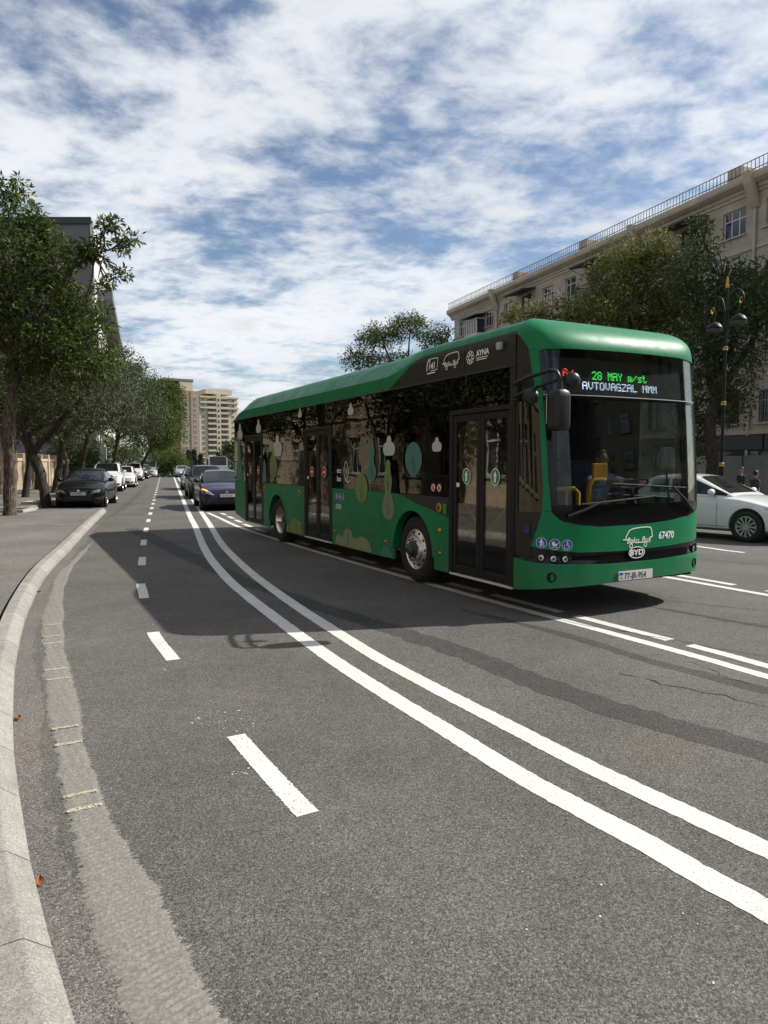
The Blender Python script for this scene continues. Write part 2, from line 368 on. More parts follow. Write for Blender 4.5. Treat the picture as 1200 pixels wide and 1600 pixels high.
# pavement beside the parking bay, set back by a car's width
BAYW = 2.55
bay_line = lambda k, off: Vector((-9.72, 24.6, 0)) + FW*k + side*off
G = []
for k in np.linspace(0, 150, 40):
    G.append([tuple(bay_line(k, o)+Vector((0,0,gz(*bay_line(k, o)[:2])+KH-.014))) for o in (BAYW+.02, 5, 9, 16, 26)])
struct(MB().grid(G).build('pavement.001', 'asphalt_walk'))
# kerb stones: each one its own block, bent to the curve
def kerbstone(name, P0, P1, parent, path=None, d0=0, d1=0, h=KH, wd=KW, m='granite'):
    mb = MB(); k = 2; ring = []
    prof = [(.0, -.12), (.0, h*.42), (.004, h*.48), (.078, h-.008), (.086, h-.001), (.10, h), (wd, h), (wd, -.12)]
    for i in range(k):
        t = i/(k-1); row = []
        for off, z in prof:
            if path: q = path.at(d0+(d1-d0)*t, off)
            else:
                D = (P1-P0).normalized(); nrm = Vector((-D.y, D.x, 0)); q = P0+(P1-P0)*t + nrm*off
            row.append((q[0], q[1], z + (gz(q[0], q[1]))))
        ring.append(row)
    mb.grid(ring); b = len(prof); mb.f.append(tuple(range(b))); o = (k-1)*b; mb.f.append(tuple(o+i for i in range(b))[::-1])
    return mb.build(name, m, parent, smooth=50)
kerb_root = struct(empty('kerb'))
d = 0.; 
while d < kerb.len-.2:
    L_ = random.uniform(.62, .70) if d < kerb.len-1.3 else kerb.len-d
    kerbstone('kerb_stone', None, None, kerb_root, kerb, d+.004, d+L_-.004); d += L_
# kerb returning to the bay and along it
bk_root = struct(empty('kerb.001'))
K0 = Vector((-9.72, 24.6, 0)); 
ret = Path2([tuple((K0+FW*.05)[:2]), tuple((K0+FW*.35+side*.25)[:2]), tuple((K0+FW*.5+side*1.2)[:2]), tuple((K0+FW*.6+side*2.4)[:2])])
d = 0.
while d < ret.len-.1:
    L_ = min(.95, ret.len-d); kerbstone('kerb_stone', None, None, bk_root, ret, d+.004, d+L_-.004); d += L_
k = .8
while k < 96:
    L_ = 1.0 if k < 40 else 4.0
    kerbstone('kerb_stone', bay_line(k+.005, BAYW), bay_line(k+L_-.005, BAYW), bk_root); k += L_

# painted lines -------------------------------------------------------------
marks = struct(empty('road_markings'))
def ribbon(path, d0, d1, off, wd, z=.0025, jag=.0025, step=.03, taper=True):
    n = max(3, int((d1-d0)/step)+1); D = np.linspace(d0, d1, n); far = np.clip(D/40, 0, 1)
    j1 = rng.normal(0, jag, n); j2 = rng.normal(0, jag, n)
    A = path.at(D, off+wd/2+j1); B = path.at(D, off-wd/2+j2); M = path.at(D, off)
    zz = np.array([gz(*p) for p in M])+z
    return [[(a[0],a[1],c),(b[0],b[1],c)] for a, b, c in zip(A, B, zz)]
def line(path, d0, d1, off, wd, m='road_paint', **k):
    far = ribbon(path, d0, d1, off, wd, **k)
    return MB().grid(far).build('line', m, marks)
far = lambda p, k: (p[0]-.305*k, p[1]+k)
P1 = Path2([(2.6, 0.9), (2.05, 1.65), (1.46, 2.57), (1.32, 2.79), (1.16, 3.07), (0.95, 3.39), (0.71, 3.79), (0.37, 4.44), (0.08, 4.98), (-0.3, 5.72), (-0.75, 6.67), (-1.31, 7.93), (-1.71, 8.85), (-2.17, 9.95), (-2.64, 11.21), (-3.13, 12.6), (-3.85, 14.85), (-5.1, 18.98), (-6.42, 23.2), (-9.7, 33.93), (-16.23, 55.32), (-30.14, 100.93)])
P2 = Path2([(2.95, 1.0), (2.4, 1.95), (1.69, 2.99), (1.52, 3.25), (1.33, 3.55), (1.1, 3.93), (0.93, 4.24), (0.7, 4.66), (0.43, 5.15), (0.09, 5.79), (-0.15, 6.28), (-0.65, 7.4), (-0.98, 8.16), (-1.37, 9.1), (-1.79, 10.15), (-2.22, 11.29), (-2.82, 12.99), (-3.52, 15.11), (-4.89, 19.68), (-6.21, 24.01), (-7.5, 28.2), (-11.01, 39.6), (-15.7, 55.0), (-29.65, 100.93)])
PD = Path2([(.75,1.75),(.0,2.72),(-.37,3.31),(-.98,4.4),(-1.86,6.07),(-2.4,7.17),(-3.12,9.05),(-3.52,10.1),(-4.18,12.09),(-4.52,13.13),(-5.16,15.05),(-6.26,18.51),(-8.38,25.31),(-10.23,31.26),(-14.78,45.84),(-33.2,104.9)])
P3 = Path2([(6.2, 1.0), (4.5, 3.3), (3.65, 4.5), (3.06, 5.52), (2.8, 6.03), (2.55, 6.48), (2.04, 7.37), (1.51, 8.3), (0.79, 9.6), (-0.24, 11.49), (-0.8, 12.55), (-1.74, 14.37), (-2.48, 15.86), (-3.28, 17.5), (-4.11, 19.34), (-5.07, 21.76), (-6.1, 24.3)])
line(P1, 0, P1.len, 0, .155); line(P2, 0, P2.len, 0, .15); line(P3, 0, P3.len, 0, .13)
# dashes of the near lane: a metre painted, two metres apart
s0 = float(np.interp(3.31, PD.p[:,1], PD.s)); per = 2.995
k = 0
while s0+k*per+1.1 < PD.len:
    a = s0+k*per*1.02 if k < 6 else s0+6*per*1.02+(k-6)*3.05
    MB().grid(ribbon(PD, a, a+1.12*random.uniform(.96,1.04), 0, .118 + random.uniform(-.004,.006), jag=.0022, step=.012)).build('dash', 'road_paint_worn', marks); k += 1
# dashes beside the bus-lane line
def s3(y): return float(np.interp(y, P3.p[:,1], P3.s))
for a, b in ((2.0,4.2),(4.55,6.36),(6.55,7.62),(7.82,8.92),(9.14,9.8)): MB().grid(ribbon(P3, s3(a), s3(b), -.28, .13)).build('dash', 'road_paint', marks)
a = s3(10.4)
while a < P3.len-1.0:
    MB().grid(ribbon(P3, a, a+1.0, -.28 - .10*max(0, (a-19)/5), .13)).build('dash', 'road_paint', marks); a += 1.55
# lines on the far carriageway
PB = Path2([(8.7,2.6),(6.7,5.8),(4.96,9.01),(4.2,10.5),(2.75,13.1),(0.4,17),(-3.0,25)])
line(PB, 0, PB.len, 0, .13)
sB = float(np.interp(9.6, PB.p[:,1], PB.s))
for a, b in ((-2.6,-.55),(.0,1.35),(1.75,3.6),(5,6.5),(8,9.5)): 
    MB().grid(ribbon(PB, max(0, sB-.15-b+.9), sB-.15-a+.9, -.30, .13)).build('dash', 'road_paint', marks) if False else None
for a, b in ((sB-3.0, sB-.45), (sB+.05, sB+2.3), (sB+3.0, sB+5)):
    MB().grid(ribbon(PB, a, b, -.30, .13)).build('dash', 'road_paint', marks)
PC = Path2([(10.5,7.6),(8.6,10.6),(6.85,13.4),(6.4,14.4),(4.8,17.5),(2,24)])
sC = float(np.interp(13.45, PC.p[:,1], PC.s))
line(PC, sC-.1, sC+2.2, 0, .13); line(PC, max(0, sC-6.0), sC-3.2, 0, .13)

# darker reinstated strips and tyre-polished bands
def strip(name, P, wd, m, z=.0012, jag=.012):
    p = Path2(P); n = max(4, int(p.len/.09)); D = np.linspace(0, p.len, n); W = np.interp(D/p.len, np.linspace(0,1,len(wd)), wd)
    A = p.at(D, W/2 + rng.normal(0, jag, n)); B = p.at(D, -W/2 + rng.normal(0, jag, n))
    return struct(MB().grid([[(a[0],a[1],z),(b[0],b[1],z)] for a, b in zip(A, B)]).build(name, m))
strip('road_patch', [(-6.6,18.3),(-5.4,16.2),(-3.95,13.51),(-2.86,11.56),(-1.97,9.99),(-1.19,8.92),(-.72,8.2),(-.16,7.46),(.59,6.41),(1.03,5.66),(1.4,5.05),(1.72,4.63),(2.0,4.3),(2.3,4.0),(3.0,3.3)], [.3,.45,.42,.38,.34,.30,.28,.30,.30,.28], 'asphalt_dark', jag=.016)
strip('road_patch', [(.9,8.1),(1.46,7.37),(1.87,6.77),(2.23,6.08),(2.57,5.56),(2.87,5.16),(3.4,4.5)], [.04,.12,.15,.16,.16,.15], 'asphalt_dark')
strip('road_patch', [(2.95,8.5),(3.3,8.1),(3.65,7.65),(4.0,7.22),(4.9,6.2)], [.03,.10,.13,.13,.13], 'asphalt_dark')
strip('road_patch', [(5.0,13.0),(6.2,11.9),(7.4,10.7)], [.05,.18,.2], 'asphalt_worn')
strip('road_patch', [(-8.75,22.5),(-11.2,31),(-14.2,41),(-19.5,58)], [.12,.3,.3,.2], 'asphalt_worn', jag=.05)
# fine cracks
mat('crack_dark', (.02, .019, .018), 1.)
for P in ([(1.2,8.2),(2.1,7.35),(2.9,6.55),(3.7,5.75),(4.3,4.9)], [(1.9,5.6),(2.6,4.9),(3.1,4.3),(3.8,3.8)], [(2.5,9.2),(3.4,8.7),(4.3,8.1),(5.2,7.5)], [(2.62,5.95),(2.7,5.7),(2.72,5.5),(2.85,5.3)]):
    Q = catmull(P, 10); Q[1:-1] += rng.normal(0, .018, Q[1:-1].shape); pp = Path2(Q, 2); strip('road_crack', [tuple(q) for q in Q], [.004,.012,.009,.013,.004], 'crack_dark', z=.0034, jag=.003)

# milled strip beside the kerb: ridged, paler, with crumbs along its edges
D = np.linspace(3.6, 19.5, 3000); nw = 13; G = []
wid = np.interp(D, [3.6, 4.7, 5.4, 6.2, 7.2, 8.6, 11, 14.5, 19.5], [.25, .245, .23, .19, .18, .19, .20, .15, .02]); mo = np.interp(D, [3.6, 4.7, 5.4, 6.2, 7.2, 8.6, 11, 14.5, 19.5], [-.265, -.265, -.288, -.277, -.30, -.315, -.27, -.22, -.30])
wob = .025*np.sin(D*2.1)+.018*np.sin(D*5.3+1)
ph = np.cumsum(rng.normal(1, .25, len(D)))*(15.9/3000)
for i, d in enumerate(D):
    row = []
    for j in range(nw):
        t = j/(nw-1)-.5; off = mo[i] - t*wid[i] + wob[i]*(t)*.8 + (rng.normal(0,.009)+.008*math.sin(d*23+j)*math.sin(d*7.3) if j in (0, nw-1) else 0)
        r = .5+.5*math.sin(2*math.pi*(ph[i]/.034) + 1.1*math.sin(t*7+d*1.7) + .9*math.sin(d*3.1+t*4) + .8*math.sin(t*21+d*11))*(.8+.2*math.sin(d*5.1+t*6)*math.sin(d*2.3))
        fade = min(1, (19.5-d)/8)
        z = .0012 + (.0088*r + rng.normal(0,.0007))*fade*(1-(abs(t)*2)**8)
        q = kerb.at(d, off); row.append((q[0], q[1], z))
    G.append(row)
struct(MB().grid(G).build('milled_strip', 'asphalt_milled', smooth=60))
for d in (6.28, 6.45, 7.2, 7.5, 8.65, 8.95, 9.9, 10.2, 10.75):
    g = []
    for t in np.linspace(-.46, .40, 14):
        off = float(np.interp(d, D, mo)) - t*float(np.interp(d, D, wid)); wv = .03+.008*math.sin(t*17+d)
        a, b = kerb.at(d-wv*.6, off), kerb.at(d+wv*.6, off); g.append([(a[0],a[1],.0104),(b[0],b[1],.0104)])
    MB().grid(g).build('worn_bar', 'cream_paint', marks)
# crumbs of loosened asphalt
cv = MB()
for i in range(1500):
    d = random.uniform(3.8, 12); e = random.choice((-1, 1)); wdd = float(np.interp(d, D, wid)); off = float(np.interp(d, D, mo)) - e*wdd/2*random.gauss(1, .12) - 0
    q = kerb.at(d, off); r = random.uniform(.002, .0055)
    cv.add([(q[0]+r*random.uniform(.6,1.2)*a, q[1]+r*random.uniform(.6,1.2)*b, max(0, c*r*.6+.001)) for a, b, c in ((1,0,0),(0,1,0),(-1,0,0),(0,-1,0),(.2,.1,1))], [(0,1,4),(1,2,4),(2,3,4),(3,0,4)])
for i in range(500):
    d = random.uniform(.3, 20); off = -random.uniform(.01, .12)
    q = kerb.at(d, off); r = random.uniform(.003, .007)
    cv.add([(q[0]+r*a, q[1]+r*b, max(0, c*r*.6+.001)) for a, b, c in ((1,0,0),(0,1,0),(-1,0,0),(0,-1,0),(.2,.1,1))], [(0,1,4),(1,2,4),(2,3,4),(3,0,4)])
o = cv.build('gravel', 'asphalt_milled'); tag(o, 'loose asphalt crumbs along the milled strip', 'gravel', kind='stuff')
# fallen leaves by the kerb
mat('dead_leaf', (.23, .09, .03), .8, vary=.3, vscale=30)
for i, (x, y, lab) in enumerate(((29,1124,'small dry brown leaf against the granite kerb'), (62,1382,'dry leaf on the asphalt beside the near kerb stones'), (58,926,'dry leaf lying by the kerb near the start of its curve'))):
    p = at(x, y, 1.0); dr = (p-Vector((0,0,CAMH))); q = Vector((0,0,CAMH))+dr*(-CAMH/dr.z)
    g = []; a = random.uniform(0, 6)
    for t in np.linspace(0, 1, 6):
        wv = .018*math.sin(math.pi*min(.98, t+.05)); l = (t-.5)*.085
        g.append([(l*math.cos(a)-s*wv*math.sin(a), l*math.sin(a)+s*wv*math.cos(a), .006+.014*abs(s)*1.0+.01*(t-.5)**2) for s in (-1,0,1)])
    o = MB().grid(g).build('fallen_leaf', 'dead_leaf', None, smooth=80); o.location = q; tag(o, lab, 'leaf', 'fallen leaves by the kerb')

# seam across the pavement and flecks of stray paint on the road
sm = MB(); q0 = [gp for gp in []]
def gpt(x, y, z=0.):
    p = at(x, y, 1.); dr = p-Vector((0,0,CAMH)); return Vector((0,0,CAMH))+dr*((z-CAMH)/dr.z)
P = [gpt(x, 820-.01*x+random.uniform(-.8,.8), KH-.008) for x in range(-90, 132, 12)]
struct(MB().grid([[tuple(p+Vector((0,.05*random.uniform(.4,1),0))), tuple(p-Vector((0,.05*random.uniform(.2,1),0)))] for p in P]).build('pavement_joint', 'concrete'))
fk = MB()
for i in range(124):
    if i < 60: x, y = random.gauss(352,26), random.gauss(1126,9)
    elif i < 90: x, y = random.gauss(250,16), random.gauss(975,8)
    elif i < 105: x, y = random.gauss(376,7), random.gauss(1205,4)
    elif i < 115: x, y = random.gauss(258,4), random.gauss(1046,3)
    else: x = random.uniform(300,1150); y = 1250+.22*x*random.uniform(.6,1.2)
    q = gpt(x, y); r = random.uniform(.0015,.006)*random.choice((.6,1,1.6)) if i < 115 else random.uniform(.002,.006); a = random.uniform(0,6)
    fk.add([(q.x+r*random.uniform(.5,1.4)*math.cos(a+k*1.26), q.y+r*random.uniform(.5,1.4)*math.sin(a+k*1.26), .0024) for k in range(5)], [(0,1,2,3,4)])
fk.build('paint_fleck', 'road_paint', marks)

# dusty gutter between the kerb and the milled strip
D2_ = np.linspace(.2, 24, 300); A = kerb.at(D2_, -.002); B = kerb.at(D2_, -(.15+.03*np.sin(D2_*1.7)+rng.normal(0,.012,300)))
struct(MB().grid([[(a[0],a[1],.0007),(b[0],b[1],.0007)] for a, b in zip(A, B)]).build('gutter', 'asphalt_gutter'))
# ------------------------------------------------------------------ buildings
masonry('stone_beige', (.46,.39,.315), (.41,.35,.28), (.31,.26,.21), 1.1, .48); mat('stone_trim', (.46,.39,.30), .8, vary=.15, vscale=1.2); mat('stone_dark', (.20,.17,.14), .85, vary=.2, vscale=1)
mat('win_white', (.62,.62,.60), .5); mat('win_dark', (.06,.05,.045), .6); mat('win_glass', (.03,.035,.04), .06, spec=.8); mat('iron', (.02,.02,.022), .55); mat('awning', (.03,.03,.032), .6, vary=.2)
mat('curtain', (.30,.29,.27), .9); mat('ac_white', (.60,.60,.58), .6); mat('ac_blue', (.06,.22,.38), .6); mat('signboard', (.02,.02,.022), .4); mat('hoarding', (.33,.29,.23), .8, vary=.15, vscale=1.5); mat('hoarding_grey', (.22,.22,.21), .8, vary=.15)
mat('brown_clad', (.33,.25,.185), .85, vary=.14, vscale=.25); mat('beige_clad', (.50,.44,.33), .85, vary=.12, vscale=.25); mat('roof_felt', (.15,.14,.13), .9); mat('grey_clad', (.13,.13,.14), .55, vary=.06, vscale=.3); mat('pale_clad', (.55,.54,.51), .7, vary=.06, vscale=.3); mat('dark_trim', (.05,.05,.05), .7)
def pane_window(parent, ox, oz, w, h, y, me, name='window'):
    o = put(name, me['frame'], parent); o.location = (ox, y, oz); g = put('pane', me['pane'], o); return o
def win_mesh(w, h, fr='win_white', mull=(0,), trans=None, d=.10, t=.06):
    f = MB(); f.box(-w/2, -w/2+t, 0, d, -h/2, h/2); f.box(w/2-t, w/2, 0, d, -h/2, h/2); f.box(-w/2+t, w/2-t, 0, d, -h/2, -h/2+t); f.box(-w/2+t, w/2-t, 0, d, h/2-t, h/2)
    for m in mull: f.box(m-t/2, m+t/2, .005, d-.005, -h/2+t, h/2-t)
    if trans is not None: f.box(-w/2+t, w/2-t, .01, d-.01, trans-t/2, trans+t/2)
    g = MB(); g.box(-w/2+.01, w/2-.01, d*.5, d*.5+.02, -h/2+.01, h/2-.01)
    return {'frame': f.mesh('window', fr), 'pane': g.mesh('pane', 'win_glass')}
def wall_holes(x0, x1, z0, z1, holes, y0, y1, name, m, parent):
    """wall slab with rectangular openings, built on a grid of the openings' edges"""
    X = sorted({x0, x1, *[v for h in holes for v in h[:2]]}); Z = sorted({z0, z1, *[v for h in holes for v in h[2:]]}); mb = MB()
    inh = lambda x, z: any(h[0] < x < h[1] and h[2] < z < h[3] for h in holes)
    for j in range(len(Z)-1):
        i = 0
        while i < len(X)-1:
            if inh((X[i]+X[i+1])/2, (Z[j]+Z[j+1])/2): i += 1; continue
            k = i
            while k+1 < len(X)-1 and not inh((X[k+1]+X[k+2])/2, (Z[j]+Z[j+1])/2): k += 1
            a, b, c, d = X[i], X[k+1], Z[j], Z[j+1]
            mb.add([(a,y0,c),(b,y0,c),(b,y0,d),(a,y0,d)], [(0,1,2,3)]); i = k+1
    for a, b, c, d in holes:
        mb.add([(a,y0,c),(b,y0,c),(b,y0,d),(a,y0,d),(a,y1,c),(b,y1,c),(b,y1,d),(a,y1,d)], [(0,1,5,4),(1,2,6,5),(2,3,7,6),(3,0,4,7)])
    return mb.build(name, m, parent)
# --- long stone block across the street.  local x runs along its front away from the camera, -y is towards the street
RB = empty('apartment_building', (21.1, 38.2, 0), math.atan2(.933, -.36), 'long shaded beige stone apartment block with roof railing behind the bus', 'building')
HB = 17.5; X0, X1b = -9., 38.4
# local +x = (-.36,.933); local +y = (-.933,-.36): towards the street
cols = [-6.6,-3.2, .4, 2.6+.6, 6.3, 9.1, 12.6, 15.2, 18.6, 21.6, 24.6, 27.8, 31.2, 34.0, 36.6]
floors = [(3.95,5.75),(7.2,9.0),(10.9,12.7),(14.55,16.05)]
holes = []; balc = {3: (6.3, 24.6), 2: (15.2,), 1: (9.1,), 0: ()}
for fi, (a, b) in enumerate(floors):
    for ci, c in enumerate(cols):
        wd = 1.35 if ci % 3 else 1.6
        if c in (6.3, 24.6, 15.2) and fi == 3: holes.append((c-.55, c+1.0, 13.75, 16.05)); continue
        holes.append((c-wd/2, c+wd/2, a, b))
wall_holes(X0, X1b, 3.3, HB-.7, holes, 0., -.32, 'wall', 'stone_beige', RB)
wb = MB(); wb.box(X1b-.3, X1b+.0, -13, -.33, 0, HB-1.1); wb.box(X0, X0+.3, -13, -.33, 0, HB-1.1); wb.box(X0, X1b, -13.3, -13, 0, HB-1.1); wb.build('wall', 'stone_beige', RB)
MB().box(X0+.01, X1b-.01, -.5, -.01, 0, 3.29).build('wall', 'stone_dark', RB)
MB().box(X0-.4, X1b+.4, -13.4, .55, HB-.45, HB-.12).build('roof', 'roof_felt', RB)
co = MB()
prof = [(0.01,HB-.98),(.08,HB-.95),(.10,HB-.82),(.20,HB-.74),(.24,HB-.62),(.45,HB-.52),(.60,HB-.40),(.64,HB-.28),(.64,HB-.08),(.58,HB-.0),(-.2,HB-.0),(-.2,HB-.98)]
MB().prism(prof, 'x', X0-.6, X1b+.6).build('cornice', 'stone_trim', RB)
MB().prism([(.005,13.5),(.07,13.53),(.07,13.67),(.005,13.7)], 'x', X0-.1, X1b+.1).build('string_course', 'stone_trim', RB); MB().prism([(.005,6.5),(.06,6.52),(.06,6.66),(.005,6.68)], 'x', X0-.1, X1b+.1).build('string_course', 'stone_trim', RB); MB().prism([(.005,3.3),(.16,3.32),(.16,3.52),(.005,3.56)], 'x', X0-.1, X1b+.1).build('string_course', 'stone_trim', RB)
wm = {1.35: win_mesh(1.35,1.8,'win_white',(.15,),.35), 1.6: win_mesh(1.6,1.8,'win_white',(-.25,.28),.35)}; wmt = {1.35: win_mesh(1.35,1.5,'win_white',(.15,),.25), 1.6: win_mesh(1.6,1.5,'win_white',(-.25,.28),.25)}
wdk = {1.35: win_mesh(1.35,1.8,'win_dark',(0,),.35), 1.6: win_mesh(1.6,1.8,'win_dark',(0,),.35)}; dm = win_mesh(1.55,2.3,'win_dark',(-.1,),.6)
sillm = MB().box(-.9,.9,-.10,.12,-.08,0).mesh('sill', 'stone_trim')
bars = MB()
for k in np.linspace(-.62,.62,9): bars.box(k-.012,k+.012,.06,.085,-.85,.85)
for k in (-.8,-.4,0,.4,.8): bars.box(-.66,.66,.055,.09,k-.014,k+.014)
barm = bars.mesh('window_bars', 'iron')
for fi, (a, b) in enumerate(floors):
    for ci, c in enumerate(cols):
        wd = 1.35 if ci % 3 else 1.6; zc_ = (a+b)/2
        if c in (6.3, 24.6, 15.2) and fi == 3: pane_window(RB, c+.225, 14.9, 1.55, 2.3, -.24, dm); continue
        src = (wmt if fi == 3 else (wdk if (ci*7+fi*3) % 5 < 2 else wm))[wd]
        o = pane_window(RB, c, zc_, wd, b-a, -.24, src); s_ = put('sill', sillm, o); s_.location = (0,.24,-(b-a)/2-.005)
        if fi == 0 and ci % 2 == 0: q = put('window_bars', barm, o); q.location = (0,.24,0)
# balconies with dark awnings
for c, z in ((6.3,13.68),(15.2,13.68),(24.6,13.68),(9.1,6.8),(31.2,10.5)):
    B_ = empty('balcony', (c+.2, 0, z)); B_.parent = RB
    MB().box(-1.2,1.2,.01,1.05,-.14,0).build('balcony_slab', 'stone_trim', B_); r = MB()
    for k in np.linspace(-1.17,1.17,15): r.box(k-.01,k+.01,1.0,1.02,0,1.0)
    for s in (-1,1):
        for k in np.linspace(.1,.98,7): r.box(s*1.17-.01,s*1.17+.01,k-.01,k+.01,0,1.0)
        r.box(s*1.17-.02,s*1.17+.02,.02,1.03,.98,1.03)
    r.box(-1.19,1.19,.99,1.03,.98,1.03); r.build('balcony_railing', 'iron', B_)
    if z > 12:
        MB().prism([(.02,2.72),(1.45,2.48),(1.45,2.36),(1.38,2.36),(.02,2.62)], 'x', -1.45, 1.45).build('awning', 'awning', B_)
        for s in (-1.4, 1.4): MB().tube([(s,1.4,2.4),(s,.03,1.9)], .02, 6).build('awning_stay', 'iron', B_)
        MB().tube([(-1.38,1.38,2.4),(-1.15,1.02,0)], .022, 6).build('awning_post', 'iron', B_)
# glazed bay at the far end
GB = empty('glazed_balcony', (33.2, 0, 13.2)); GB.parent = RB
MB().box(-1.2,1.2,.01,.9,0,.9).build('bay_base', 'ac_white', GB); gm = MB()
for k in np.linspace(-1.2,1.2,6): gm.box(k-.03,k+.03,.84,.90,.9,2.2)
gm.box(-1.2,1.2,.84,.90,2.2,2.28); gm.box(-1.2,-1.14,.02,.84,2.2,2.28); gm.box(1.14,1.2,.02,.84,2.2,2.28); gm.build('bay_frame', 'win_white', GB); MB().box(-1.17,1.17,.02,.86,.91,2.19).build('bay_glass', 'win_glass', GB); MB().prism([(.02,2.75),(1.35,2.5),(1.35,2.4),(.02,2.62)], 'x', -1.5, 1.5).build('awning', 'awning', GB)
# air conditioner boxes
for x, z in ((14.2,13.9),(20.2,11.4),(28.9,8.2),(-1.6,8.0)):
    A_ = empty('air_conditioner', (x, .02, z)); A_.parent = RB
    MB().box(-.42,.42,0,.38,0,1.1 if z > 13 else .6).build('casing', 'ac_white', A_, bevel=.02); MB().box(-.40,-.02,.381,.386,.05,.9 if z > 13 else .5).build('side_print', 'ac_blue', A_); MB().box(-.38,.38,-.0,.36,-.05,-.01).build('bracket', 'iron', A_)
# downpipes with hoppers
for x in (1.7, 11.0+.0, 29.6, -5.0):
    P_ = empty('downpipe', (x, 0, 0)); P_.parent = RB
    MB().prism([(.60,HB+.05),(.95,HB+.05),(.80,HB-.6),(.40,HB-1.4),(.12,HB-1.8),(.02,HB-1.8),(.2,HB-1.2)], 'x', -.25, .25).build('hopper', 'stone_trim', P_, bevel=.04); MB().tube([(0,.13,HB-1.85),(0,.13,.2)], .09, 10).build('pipe', 'stone_trim', P_, smooth=60)
# roof railing: too fine to tell the bars apart at that distance
rl = MB(); 
for x in np.arange(X0, X1b+.3, .26): rl.box(x-.012,x+.012,.55,.575,HB,HB+.62)
for z in (HB+.12, HB+.62): rl.box(X0,X1b+.3,.545,.58,z-.018,z+.018)
for x in np.arange(X0, X1b, 1.3): rl.add([(x,.56,HB+.62),(x+.02,.56,HB+.62),(x+.32,.1,HB),(x+.3,.1,HB)], [(0,1,2,3)])
tag(rl.build('railing', 'iron', RB), kind='stuff')
for x in (3.2, 17.0, 26.5): MB().box(x-.5,x+.5,-.9,.1,HB-.1,HB+.85).build('chimney', 'stone_trim', RB, bevel=.05)
# ground floor: shop fronts and their boards
for a, b, c in ((-7,-3.3,'signboard'),(-3.2,.5,'signboard'),(.6,4.2,'signboard'),(4.3,9,'signboard')): MB().box(a,b,.01,.22,2.45,3.25).build('shop_sign', c, RB)
for a, b in ((-6.8,-3.6),(-3.0,.3),(.9,4.0),(4.6,8.6),(10,13),(14,17),(18,21)):
    s_ = MB().box(a,b,.012,.06,.35,2.45).build('shop_window', 'win_dark', RB); MB().box(a+.08,b-.08,.061,.07,.43,2.37).build('pane', 'win_glass', s_)
# --- boarded hoarding and panels along the far pavement
def at_r(t, o): return Vector((20.7-.36*t-.933*o, 38+.933*t-.36*o, 0))
struct(MB().grid([[tuple(at_r(t, o)+Vector((0,0,.10))) for o in (.4, 4, 10.2)] for t in np.linspace(-30, 90, 30)], -.1).build('pavement.002', 'asphalt_walk'))
HO = empty('hoarding', at_r(-2, 5.4)+Vector((0,0,.1)), math.atan2(.933,-.36), 'tan and grey sheet hoarding standing in front of the shaded stone block', 'hoarding')
for k in range(7):
    p = MB(); p.box(k*1.9-5+.015,k*1.9-3.1-.015,0,.04,.08,1.95+.02*(k%2)); p.build('panel', 'hoarding' if k > 2 else 'hoarding_grey', HO); MB().box(k*1.9-5.03,k*1.9-4.97,-.05,.06,0,2.05).build('post', 'iron', HO)
# --- grey office block beyond the trees on the other side
GBD = empty('office_building', (-36.6, 90, 0), 0, 'tall grey clad office block with pale sunlit flank above the trees', 'building')
HG = 32.2; ang = math.atan2(.957, -.29)
dF = Vector((-.29,.957,0)); 
front = MB()
for i in range(6):
    for j in range(12):
        front.box(-20+i*3.333+.02, -20+(i+1)*3.333-.02, -.06, .0, j*2.62+.02, (j+1)*2.62-.02)
tag(front.build('cladding_panel', 'grey_clad', GBD), kind='stuff')
P = [(0,0),(0-.29*28,28*.957),(-20-.29*28,28*.957),(-20,0)]
MB().prism(P, 'z', 0, HG-.8).build('wall', 'grey_clad', GBD)
MB().prism([(.25,-.3),(.25-.29*28.5,28.5*.957),(-20.5-.29*28,28*.957),(-20.3,-.3)], 'z', HG-.8, HG).build('parapet', 'dark_trim', GBD)
FLK = empty('flank'); FLK.parent = GBD; FLK.rotation_euler = (0,0,ang)
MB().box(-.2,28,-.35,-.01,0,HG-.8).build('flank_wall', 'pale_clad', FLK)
MB().prism([(3,HG-9.2),(26,HG-13.5),(26,HG-12.6),(3,HG-8.0)], 'y', -2.2, -.36).build('canopy', 'grey_clad', FLK)
for k in range(6): MB().box(6+k*2.7,7.5+k*2.7,-.40,-.351,HG-16.5,HG-13.6).build('window', 'win_glass', FLK)
for k in range(3): MB().box(4,25,-.40,-.351,HG-20-k*4,HG-18.4-k*4).build('window_band', 'win_glass', FLK)
MB().box(1.2,1.9,-.42,-.351,2,HG-10).build('glazing_strip', 'win_glass', FLK)
# --- apartment tower far down the road: brown and cream halves
T0 = at(255, 740, 385.); TW = empty('apartment_tower', (0,0,0), 0, 'brown brick half of the distant apartment towers above the conifers', 'tower'); TW.location = (T0.x, 385, -9.6)
def tower(E, x0, blocks): pass
tr = R(32); TW.rotation_euler = (0,0,tr)
sc = 385/FPX
def tpx(a): return a*sc/math.cos(tr)             # photo pixels across the front -> metres
FH = 3.02; nf = 17
wBr = win_mesh(2.6,1.6,'win_white',(-.5,.5),None,.2,.12); wSm = win_mesh(1.5,1.6,'win_white',(0,),None,.2,.12); wNr = win_mesh(.9,1.3,'win_dark',(),None,.2,.1)
z0 = 3.0
